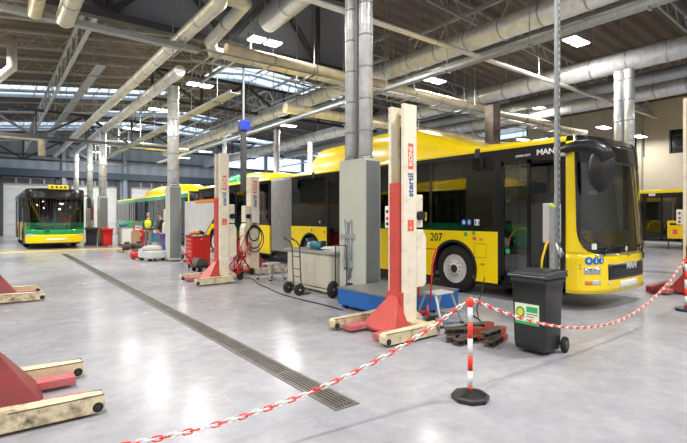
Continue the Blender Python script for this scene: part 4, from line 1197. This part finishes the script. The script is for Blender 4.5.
def wheel_s(par, x, y, r, w_=.05, m='rubber'):
    q = MB().lathe([(r*.5, y-w_/2), (r*.93, y-w_/2), (r, y-w_/4), (r, y+w_/4), (r*.93, y+w_/2), (r*.5, y+w_/2)], (x, 0, r), 'y', 24).build('wheel', m, par)
    MB().lathe([(.001, y-w_*.52), (r*.52, y-w_*.45), (r*.52, y+w_*.45), (.001, y+w_*.52)], (x, 0, r), 'y', 18).build('hub', 'desk', q)
    return q
def sack(x, y, rz, label, h=1.12):
    o = thing('sack_truck', label, 'hand truck', (x, y, 0), rz)
    f = MB()
    for s in (-1, 1): f.tube([(0, s*.15, .04), (-.03, s*.15, .5), (-.05, s*.15, h-.12), (-.12, s*.15, h-.02), (-.26, s*.15, h+.05)], .014, 8)
    for z in (.18, .36, .52, .78): f.tube([(-.02-.02*z, -.15, z), (-.02-.02*z, .15, z)], .011, 6)
    f.build('frame', 'rust', o)
    for s in (-1, 1): MB().cyl((-.19, s*.15, h+.02), (-.27, s*.15, h+.055), .019, 8).build('grip', 'greypl', o)
    MB().box(0, .22, -.17, .17, .02, .032).build('toe_plate', 'rust', o)
    MB().tube([(-.10, -.22, .12), (-.10, .22, .12)], .012, 6).build('axle', 'dark', o)
    for s in (-1, 1): wheel_s(o, -.10, s*.22, .12, .06)
    return o
sack(5.10, 8.25, 0, 'dark sack truck leaning upright against the beige workbench')
o = thing('hose_trolley', 'two wheeled trolley standing between workbench and blue platform', 'trolley', (5.42, 7.18, 0), .25)
MB().tube([(0, -.14, .15), (0, -.14, 1.05), (0, .14, 1.05), (0, .14, .15)], .013, 8).build('frame', 'dark', o)
for s in (-1, 1): wheel_s(o, 0, s*.20, .17, .06)
MB().tube([(0, -.2, .17), (0, .2, .17)], .012, 6).build('axle', 'dark', o)
MB().box(-.02, .22, -.13, .13, .03, .045).build('toe_plate', 'dark', o)
# ------------------------------------------------------------------ red tool cabinet, creeper, panel, blue bin
o = thing('tool_cabinet', 'red tool cabinet on castors in front of the grey panel', 'tool cabinet', (4.90, 14.0, 0))
MB().box(0, .56, 0, .62, .14, .98).build('cabinet_body', 'red', o, bevel=.01)
for k in range(6):
    z = .20+.125*k; d = MB().box(-.015, 0, .03, .59, z, z+.11).build('drawer', 'red', o)
    MB().box(-.035, -.015, .08, .54, z+.075, z+.095).build('handle', 'alu', d)
MB().box(-.01, .57, -.01, .63, .98, 1.0).box(-.01, 0, -.01, .63, 1.0, 1.04).box(.56, .57, -.01, .63, 1.0, 1.04).build('top_tray', 'liftdark', o)
for x in (.08, .48):
    for y in (.08, .54): MB().cyl((x-.02, y, .07), (x+.02, y, .07), .07, 14).build('castor', 'rubber', o)
MB().box(.25, .30, -.012, 0, .9, .94).build('lock', 'alu', o)
for k, (x, y, l_, m_, lb_) in enumerate(((5.02, 14.18, .30, 'orange', 'orange handled tool lying on the red tool cabinet'), (5.30, 14.42, .26, 'rust', 'brown bundle lying on the red tool cabinet'))):
    q = MB(); q.tube([(0, -l_/2, .05), (0, 0, .09), (.02, l_/2, .05)], [.05, .07, .04], 10); q = q.build('hand_tool' if k == 0 else 'rag_bundle', m_); q.location = (x, y, 1.03); q.rotation_euler = (0, 0, 1.0+k); tag(q, lb_, 'tool' if k == 0 else 'rag')
o = thing('parts_trolley', 'low dark trolley with a pale sloping tray before the red cabinet', 'trolley', (4.75, 13.1, 0), .1)
MB().box(0, .85, 0, .5, .12, .17).build('trolley_frame', 'dark', o)
for x in (.08, .77):
    for y in (.06, .44): MB().cyl((x, y-.02, .06), (x, y+.02, .06), .06, 12).build('castor', 'rubber', o)
MB().prism([(0, .17), (.55, .17), (.80, .30), (.82, .28), (.57, .15), (0, .15)], 'y', .02, .48).build('tray', 'alu', o)
MB().prism([(-.1, .17), (.05, .42), (.30, .36), (.40, .17)], 'y', .05, .40).build('casing', 'rust', o, bevel=.03)
MB().tube([(-.05, .25, .17), (-.18, .22, .45), (-.32, .2, .55)], .02, 6).build('handle', 'liftdark', o)
o = MB().prism([(14.3, .05), (16.75, .05), (16.75, 2.16), (13.25, 2.12), (14.75, 1.08), (14.75, .05)][1:], 'x', 5.58, 5.62).build('machine_guard', 'greymetal'); o = tag(o, 'tall grey sheet metal panel with one corner cut away diagonally', 'panel')
q = MB().box(5.555, 5.625, 13.3, 15.6, 2.07, 2.17).build('edge_trim', 'orange'); 
q.parent = o
for y in (15.2, 16.6): MB().box(5.5, 5.7, y, y+.05, 0, .06).build('panel_foot', 'dark', o)
wheelie(5.50, 17.95, -PI/2, 'blue bin standing beside the grey service column', 'binblue', 'binblue')
# stacked drums heap: low wet cleaner draped with cloth
o = thing('floor_scrubber', 'low grey cleaning machine under a white cloth near the blue bin', 'cleaning machine', (4.75, 17.8, 0), .2)
MB().box(-.35, .35, -.45, .45, .10, .38).build('machine_body', 'greymetal', o, bevel=.05)
MB().ball((0, 0, .42), .38, 14, sc=(1.0, 1.15, .42)).build('cover', 'cloth', o)
for x in (-.25, .25):
    for y in (-.3, .3): MB().cyl((x-.03, y, .08), (x+.03, y, .08), .08, 14).build('wheel', 'rubber', o)
MB().tube([(.0, .45, .35), (0, .62, .8), (0, .62, 1.0)], .018, 6).build('push_handle', 'dark', o)
o = thing('vacuum_cleaner', 'small red canister cleaner on the floor by the draped machine', 'vacuum cleaner', (4.35, 18.6, 0))
MB().cyl((0, 0, .06), (0, 0, .32), .18, 20).build('canister', 'red', o); MB().ball((0, 0, .32), .18, 14, sc=(1, 1, .5)).build('motor_head', 'blackpl', o)
for a in range(3): MB().ball((.15*math.cos(a*2.1), .15*math.sin(a*2.1), .04), .04, 8).build('castor', 'rubber', o)
o = thing('engine_part', 'grey machine casing lying on the floor left of the draped machine', 'machine part', (4.9, 20.3, 0), .5)
MB().box(-.35, .35, -.25, .25, 0, .28).build('casing', 'greymetal', o, bevel=.08); MB().cyl((-.1, -.27, .14), (-.1, -.33, .14), .1, 14).build('cover_disc', 'alu', o)
# pallet with scrap, cardboard
o = thing('pallet', 'wooden pallet with dark parts behind the draped machine', 'pallet', (5.2, 22.6, 0))
for k in range(5): MB().box(-.6, .6, -.4+.18*k, -.28+.18*k, .10, .12).build('deck_board', 'wood', o)
for k in range(3): MB().box(-.6+.53*k, -.46+.53*k, -.4, .44, 0, .10).build('bearer', 'wood', o)
for k, (x, y, r) in enumerate(((4.9, 22.5, .19), (5.45, 22.6, .20), (5.2, 22.86, .14))):
    q = MB(); q.cyl((0, 0, 0), (0, 0, r*1.4), r, 14).cyl((0, 0, r*1.4), (0, 0, r*1.9), r*.6, 12); q = q.build('metal_part', 'rust'); q.location = (x, y, .12)
    tag(q, ['dark round metal part on the left of the pallet', 'dark round metal part on the right of the pallet', 'smallest dark metal part at the back of the pallet'][k], 'machine part')
q = MB().box(-.2, .2, -.05, .05, 0, .9).build('cardboard_sheet', 'card'); q.location = (5.75, 24.6, 0); tag(q, 'tan cardboard sheet standing upright by the workers', 'cardboard')
# tool bench in front of the workers
o = thing('tool_bench', 'dark tool bench on a blue frame in front of the workers', 'workbench', (6.25, 23.8, 0), 0)
MB().box(-.2, 1.1, -.35, .35, .98, 1.05).build('worktop', 'dark', o)
for x in (-.15, .45, 1.02):
    for y in (-.3, .27): MB().box(x, x+.05, y, y+.05, 0, .98).build('leg', 'steelblue', o)
MB().box(-.15, 1.05, -.3, .3, .35, .38).build('shelf', 'steelblue', o)
MB().box(.5, .8, -.2, .2, .38, .75).build('stored_box', 'boxgrey', o); MB().box(.1, .4, -.2, .2, .38, .8).build('stored_box', 'tool', o)
q = MB().prism([(-.35, 0), (.35, .0), (.45, .45), (-.2, .4)], 'y', -.2, .2).build('engine_cover', 'blackpl', bevel=.04); q.location = (6.85, 23.8, 1.05); tag(q, 'black moulded cover on the dark tool bench', 'cover')
# red and grey cabinets at mid left
wheelie(5.1, 28.1, 0, 'bright red wheelie bin in front of the far service column', 'red', 'red')
wheelie(4.45, 28.8, 0, 'dark green bin left of the bright red wheelie bin', 'overall', 'overall')
o = thing('storage_cabinet', 'white low cabinet right of the red wheelie bin', 'cabinet', (5.75, 27.6, 0))
MB().box(0, .9, 0, 1.0, .08, .98).build('cabinet_body', 'white', o, bevel=.01); MB().box(-.03, .93, -.03, 1.03, .98, 1.03).build('worktop', 'desktop', o)
MB().box(.03, .87, -.012, 0, .14, .94).build('cabinet_door', 'white', o); MB().box(.02, .88, .02, .98, 0, .08).build('plinth', 'dark', o)
q = MB().box(-.18, .18, -.1, .1, 0, .34).build('green_box', 'stickgreen', bevel=.04); q.location = (6.3, 27.9, 1.03); tag(q, 'green box standing on the white low cabinet', 'box')
q = MB().ball((0, 0, .11), .12, 12, sc=(2.2, 1, .9)).build('tool_bag', 'tool'); q.location = (5.95, 28.2, 1.03); tag(q, 'blue bundle on the left of the white low cabinet', 'bag')
o = thing('hydraulic_press', 'upright red machine between white cabinet and workers', 'workshop machine', (5.8, 24.9, 0))
MB().box(0, .45, 0, .4, .08, .95).build('machine_body', 'red', o, bevel=.03); MB().box(-.08, -.02, 0, .06, 0, 1.45).build('upright', 'liftred', o)
MB().box(.1, .3, -.02, 0, .62, .80).build('dial_plate', 'boxgrey', o); MB().box(.02, .43, .02, .38, 0, .08).build('plinth', 'dark', o)
o = thing('fire_extinguisher_stand', 'slim red and white post beyond the red wheelie bin', 'stand', (4.7, 30.2, 0))
MB().box(-.06, .06, -.06, .06, 0, 1.9).build('upright', 'white', o); MB().box(-.07, .07, -.07, .07, 1.4, 2.35).build('top_section', 'pinkworn', o); MB().box(-.2, .2, -.2, .2, 0, .04).build('base', 'liftdark', o)

# red wheeled jack between the two lifts
o = thing('transmission_jack', 'red wheeled jack standing between the two cream lifts', 'jack', (5.45, 12.0, 0), .15)
f = MB()
for s in (-1, 1):
    f.bar((-.22, s*.2, .12), (.3, s*.2, .85), .05, .03).bar((.3, s*.2, .12), (-.22, s*.2, .85), .05, .03)
    f.bar((-.28, s*.2, .11), (.36, s*.2, .11), .05, .05)
f.bar((-.25, -.2, .86), (-.25, .2, .86), .05).bar((.3, -.2, .86), (.3, .2, .86), .05)
f.tube([(-.2, -.18, .15), (-.25, -.18, 1.25), (-.25, .18, 1.25), (-.2, .18, .15)], .018, 8)
f.build('scissor_frame', 'red', o)
for x in (-.25, .32):
    for s in (-1, 1): MB().cyl((x, s*.25-.025, .09), (x, s*.25+.025, .09), .09, 16).build('wheel', 'rubber', o)
MB().cyl((0, 0, .2), (.1, 0, .6), .05, 12).build('cylinder', 'dark', o)
q = thing('pallet_jack', 'red hand pallet jack behind the main lift', 'pallet jack', (5.22, 4.90, 0)); bpy.data.objects.remove(q)
# ------------------------------------------------------------------ cables
def cord(label, pts, r=.011, name='extension_cord'):
    P_ = [Vector(p) for p in pts]; out = []
    for i in range(len(P_)-1):
        a, b = P_[i], P_[i+1]; p0 = P_[max(i-1, 0)]; p3 = P_[min(i+2, len(P_)-1)]
        for k in range(8):
            t = k/8; out.append(.5*((2*a)+(b-p0)*t+(2*p0-5*a+4*b-p3)*t*t+(3*a-p0-3*b+p3)*t**3))
    out.append(P_[-1]); o = MB().tube(out, r, 6).build(name, 'rubber'); return tag(o, label, 'cable')
g_ = lambda x, y: (x, y, .012)
cord('black cord snaking from the lifts to the blue platform', [g_(5.2, 11.3), g_(5.35, 11.0), g_(5.25, 10.5), g_(5.05, 9.9), g_(4.95, 9.3), g_(4.78, 8.4), g_(4.76, 7.6), g_(4.8, 6.9), g_(4.78, 6.3)])
cord('short dark cable on the floor by the step stool', [g_(5.0, 4.95), g_(5.0, 4.55), g_(5.3, 4.35), g_(5.6, 4.3), g_(5.95, 4.35), g_(6.2, 4.7)])
# ------------------------------------------------------------------ hanging service post with box
o = thing('hanging_media_post', 'perforated steel post hanging from the roof with a white box', 'service post', (6.62, 3.50, 0))
b = MB()
x0, x1, y0, y1 = -.032, .032, -.03, .03
b.box(x0, x1, y0, y0+.006, .62, 9.1).box(x0, x0+.006, y0, y1, .62, 9.1).box(x1-.006, x1, y0, y1, .62, 9.1)
b.build('post', 'galv', o)
t = MB(); z = .68
while z < 9.0: t.box(-.012, .012, y0-.002, y0, z, z+.05); z += .1
t.build('slot', 'dark', o)
b = MB().box(-.18, -.11, -.02, .02, .75, 1.74).build('short_rail', 'galv', o)
MB().box(-.12, .18, .035, .16, 1.22, 1.80).build('distribution_box', 'boxgrey', o, bevel=.01)
MB().box(-.19, -.10, -.025, .025, 1.74, 1.775).build('rail_cap', 'lime', o)
MB().tube([(-.05, .0, 1.22), (-.06, -.05, 1.1), (0, -.05, 1.02)], .018, 8).build('air_fitting', 'alu', o)
MB().tube([(.02, -.04, 1.15), (.06, -.06, 1.05), (-.02, -.06, 1.04), (.02, -.04, 1.14)], .012, 6).build('hook', 'alu', o)
MB().tube([(-.14, .02, 1.30), (-.20, .06, 1.2), (-.27, .08, 1.0), (-.27, .1, .8)], .016, 8).build('air_hose', 'yellow2', o)
o = MB().tube([(7.4, 9.0, 3.2), (7.4, 9.0, 9.25)], .045, 8).build('drop_pipe', 'boxgrey'); 
o.location = (0, 0, 0); bpy.data.objects.remove(o)
o = MB().tube([(8.9, 10.65, 3.93), (8.9, 10.65, 9.4)], .035, 8).build('drop_pipe', 'trussltd'); tag(o, 'slender white pipe dropping from the roof onto the yellow pod', 'pipe')
# dark exhaust mast with a blue head
o = thing('exhaust_mast', 'dark hanging mast with a blue head above the bus bellows', 'exhaust mast', (7.0, 14.9, 0))
MB().box(-.08, .08, -.08, .08, 2.5, 4.6).build('mast', 'steeldk', o); MB().box(-.15, .2, -.15, .15, 4.6, 4.95).build('motor_head', 'binblue', o, bevel=.03)
MB().box(-.03, .03, -.03, .03, 4.95, 9.2).build('hanger_rod', 'steelblue', o)
for k, (x, y, z0, z1, r, lb_) in enumerate(((12.6, 22.6, 3.2, 6.4, .16, 'pale column beyond the bus roof right of the dark mast'), (11.0, 26, 3.2, 6.3, .13, 'pale column beyond the bus roof left of the dark mast'), (16.0, 24.4, 3, 6.3, .16, 'pale column beyond the bus roof near the yellow pod end'))):
    o = MB().cyl((x, y, 0), (x, y, z1), r, 16).build('duct_column', 'foil'); tag(o, lb_, 'column')
o = MB().box(16.3, 16.8, 11.3, 11.7, 0, 6.2).build('building_column', 'rust'); o['kind'] = 'structure'; o.name = 'trim_4'
# yellow sign stand by the right bus
o = thing('warning_sign', 'yellow sign with a red and black emblem before the right bus', 'sign', (26.6, 8.15, 0))
MB().box(0, .04, -.33, .33, .55, 1.42).build('sign_board', 'yellow2', o); MB().box(-.006, 0, -.1, .1, .75, 1.0).build('sign_emblem', 'labelred', o); MB().box(-.006, 0, -.22, .22, 1.2, 1.3).build('sign_lettering', 'black', o)
for y in (-.3, .27): MB().box(0, .04, y, y+.04, 0, .55).build('leg', 'dark', o)

# ------------------------------------------------------------------ workers
def skinned(name, verts, edges, rad, m, par, root=0, lv=1):
    me = bpy.data.meshes.new(name); me.from_pydata(verts, edges, []); me.materials.append(M[m])
    o = bpy.data.objects.new(name, me); COL.objects.link(o); o.parent = par
    md = o.modifiers.new('skin', 'SKIN'); md.use_smooth_shade = True
    for i, r in enumerate(rad):
        v = me.skin_vertices[0].data[i]; v.radius = r if isinstance(r, tuple) else (r, r); v.use_root = (i == root)
    s_ = o.modifiers.new('sub', 'SUBSURF'); s_.levels = lv; s_.render_levels = 2
    return o
def person(x, y, rz, label, lean=0.0, hair='hair', trousers='tan'):
    o = thing('person', label, 'person', (x, y, 0), rz)     # faces -y
    l = lean
    V = [(0,0,.98),(0,-.02-l*.3,1.15),(0,-.02-l*.7,1.34),(0,-l,1.47),(0,-.01-l*1.1,1.55),(0,-.03-l*1.2,1.66),(0,-.03-l*1.25,1.76),
         (-.19,-l,1.42),(-.25,-.04-l,1.15),(-.20,-.28-l,1.06),(-.16,-.36-l,1.05),
         (.19,-l,1.42),(.25,-.04-l,1.15),(.20,-.28-l,1.06),(.16,-.36-l,1.05),
         (-.10,0,.90),(-.11,-.02,.50),(-.12,.01,.09),(-.12,-.14,.04),
         (.10,0,.90),(.11,-.02,.50),(.12,.01,.09),(.12,-.14,.04)]
    E_ = [(0,1),(1,2),(2,3),(3,4),(4,5),(5,6),(3,7),(7,8),(8,9),(9,10),(3,11),(11,12),(12,13),(13,14),(0,15),(15,16),(16,17),(17,18),(0,19),(19,20),(20,21),(21,22)]
    r = [(.15,.11),(.14,.10),(.16,.11),(.10,.08),.055,(.075,.095),(.07,.085),.06,.05,.037,.035,.06,.05,.037,.035,.085,.06,.045,.045,.085,.06,.045,.045]
    skinned('body', V, E_, r, 'skin', o)
    # head details
    hx, hy = 0, -.03-l*1.22
    MB().ball((hx, hy+.02, 1.745), .098, 14, sc=(.92, 1.05, .9)).build('hair', hair, o)
    f = MB(); f.ball((0, hy-.10, 1.66), .016, 8, sc=(.8, 1, 1.3)).ball((-.085, hy, 1.67), .022, 8, sc=(.4, .7, 1.2)).ball((.085, hy, 1.67), .022, 8, sc=(.4, .7, 1.2)); f.build('face_features', 'skin', o)
    f = MB().ball((-.032, hy-.088, 1.69), .010, 8).ball((.032, hy-.088, 1.69), .010, 8).box(-.025, .025, hy-.098, hy-.088, 1.615, 1.622); f.build('eyes_and_mouth', 'hair', o)
    for s in (-1, 1):       # fingers
        for k in range(4):
            bx = s*(.16-.0)+(k-1.5)*.02; L_ = (.07, .08, .078, .06)[k]
            MB().tube([(bx, -.37-l, 1.05), (bx, -.40-l-L_*.4, 1.045), (bx, -.41-l-L_*.7, 1.01)], [.010, .0095, .008], 6).build('finger', 'skin', o)
        MB().tube([(s*.13, -.34-l, 1.05), (s*.10, -.38-l, 1.04), (s*.095, -.41-l, 1.02)], [.012, .011, .009], 6).build('thumb', 'skin', o)
    k = 1.10
    skinned('shirt', V[:4]+V[7:10]+V[11:14], [(0,1),(1,2),(2,3),(3,4),(4,5),(5,6),(3,7),(7,8),(8,9)], [(.155,.12),(.16,.12),(.175,.125),(.11,.09),.072,.06,.046,.072,.06,.046], 'overall', o)
    skinned('safety_vest', V[:4], [(0,1),(1,2),(2,3)], [(.19,.16),(.20,.165),(.22,.175),(.16,.13)], 'hivis', o)
    skinned('trousers', [V[0]]+V[15:18]+V[19:22], [(0,1),(1,2),(2,3),(0,4),(4,5),(5,6)], [(.165,.13),.10,.08,.07,.10,.08,.07], trousers, o)
    return o
person(6.55, 25.3, -.7, 'person in a hi-vis vest and tan trousers facing the dark bench', hair='greyhair')
person(7.25, 25.1, -1.2, 'person in a hi-vis vest leaning over the dark bench', lean=.18, trousers='overall')

# bus standing in the lane left of the camera, seen in the reflections of the windows
bus('city_bus', 'green and yellow bus in the lane left of the picture, seen only as a reflection', (-4.6, 9.0, 0), L=14, scheme=dict(low='green', roof='yellow'), doors=(), arches=(2.9, 9.5), interior=False, pods=(pod([(3, 3.1), (3.6, 3.5), (9.6, 3.5), (10.4, 3.1)], .3, 2.2, 'yellow'),))
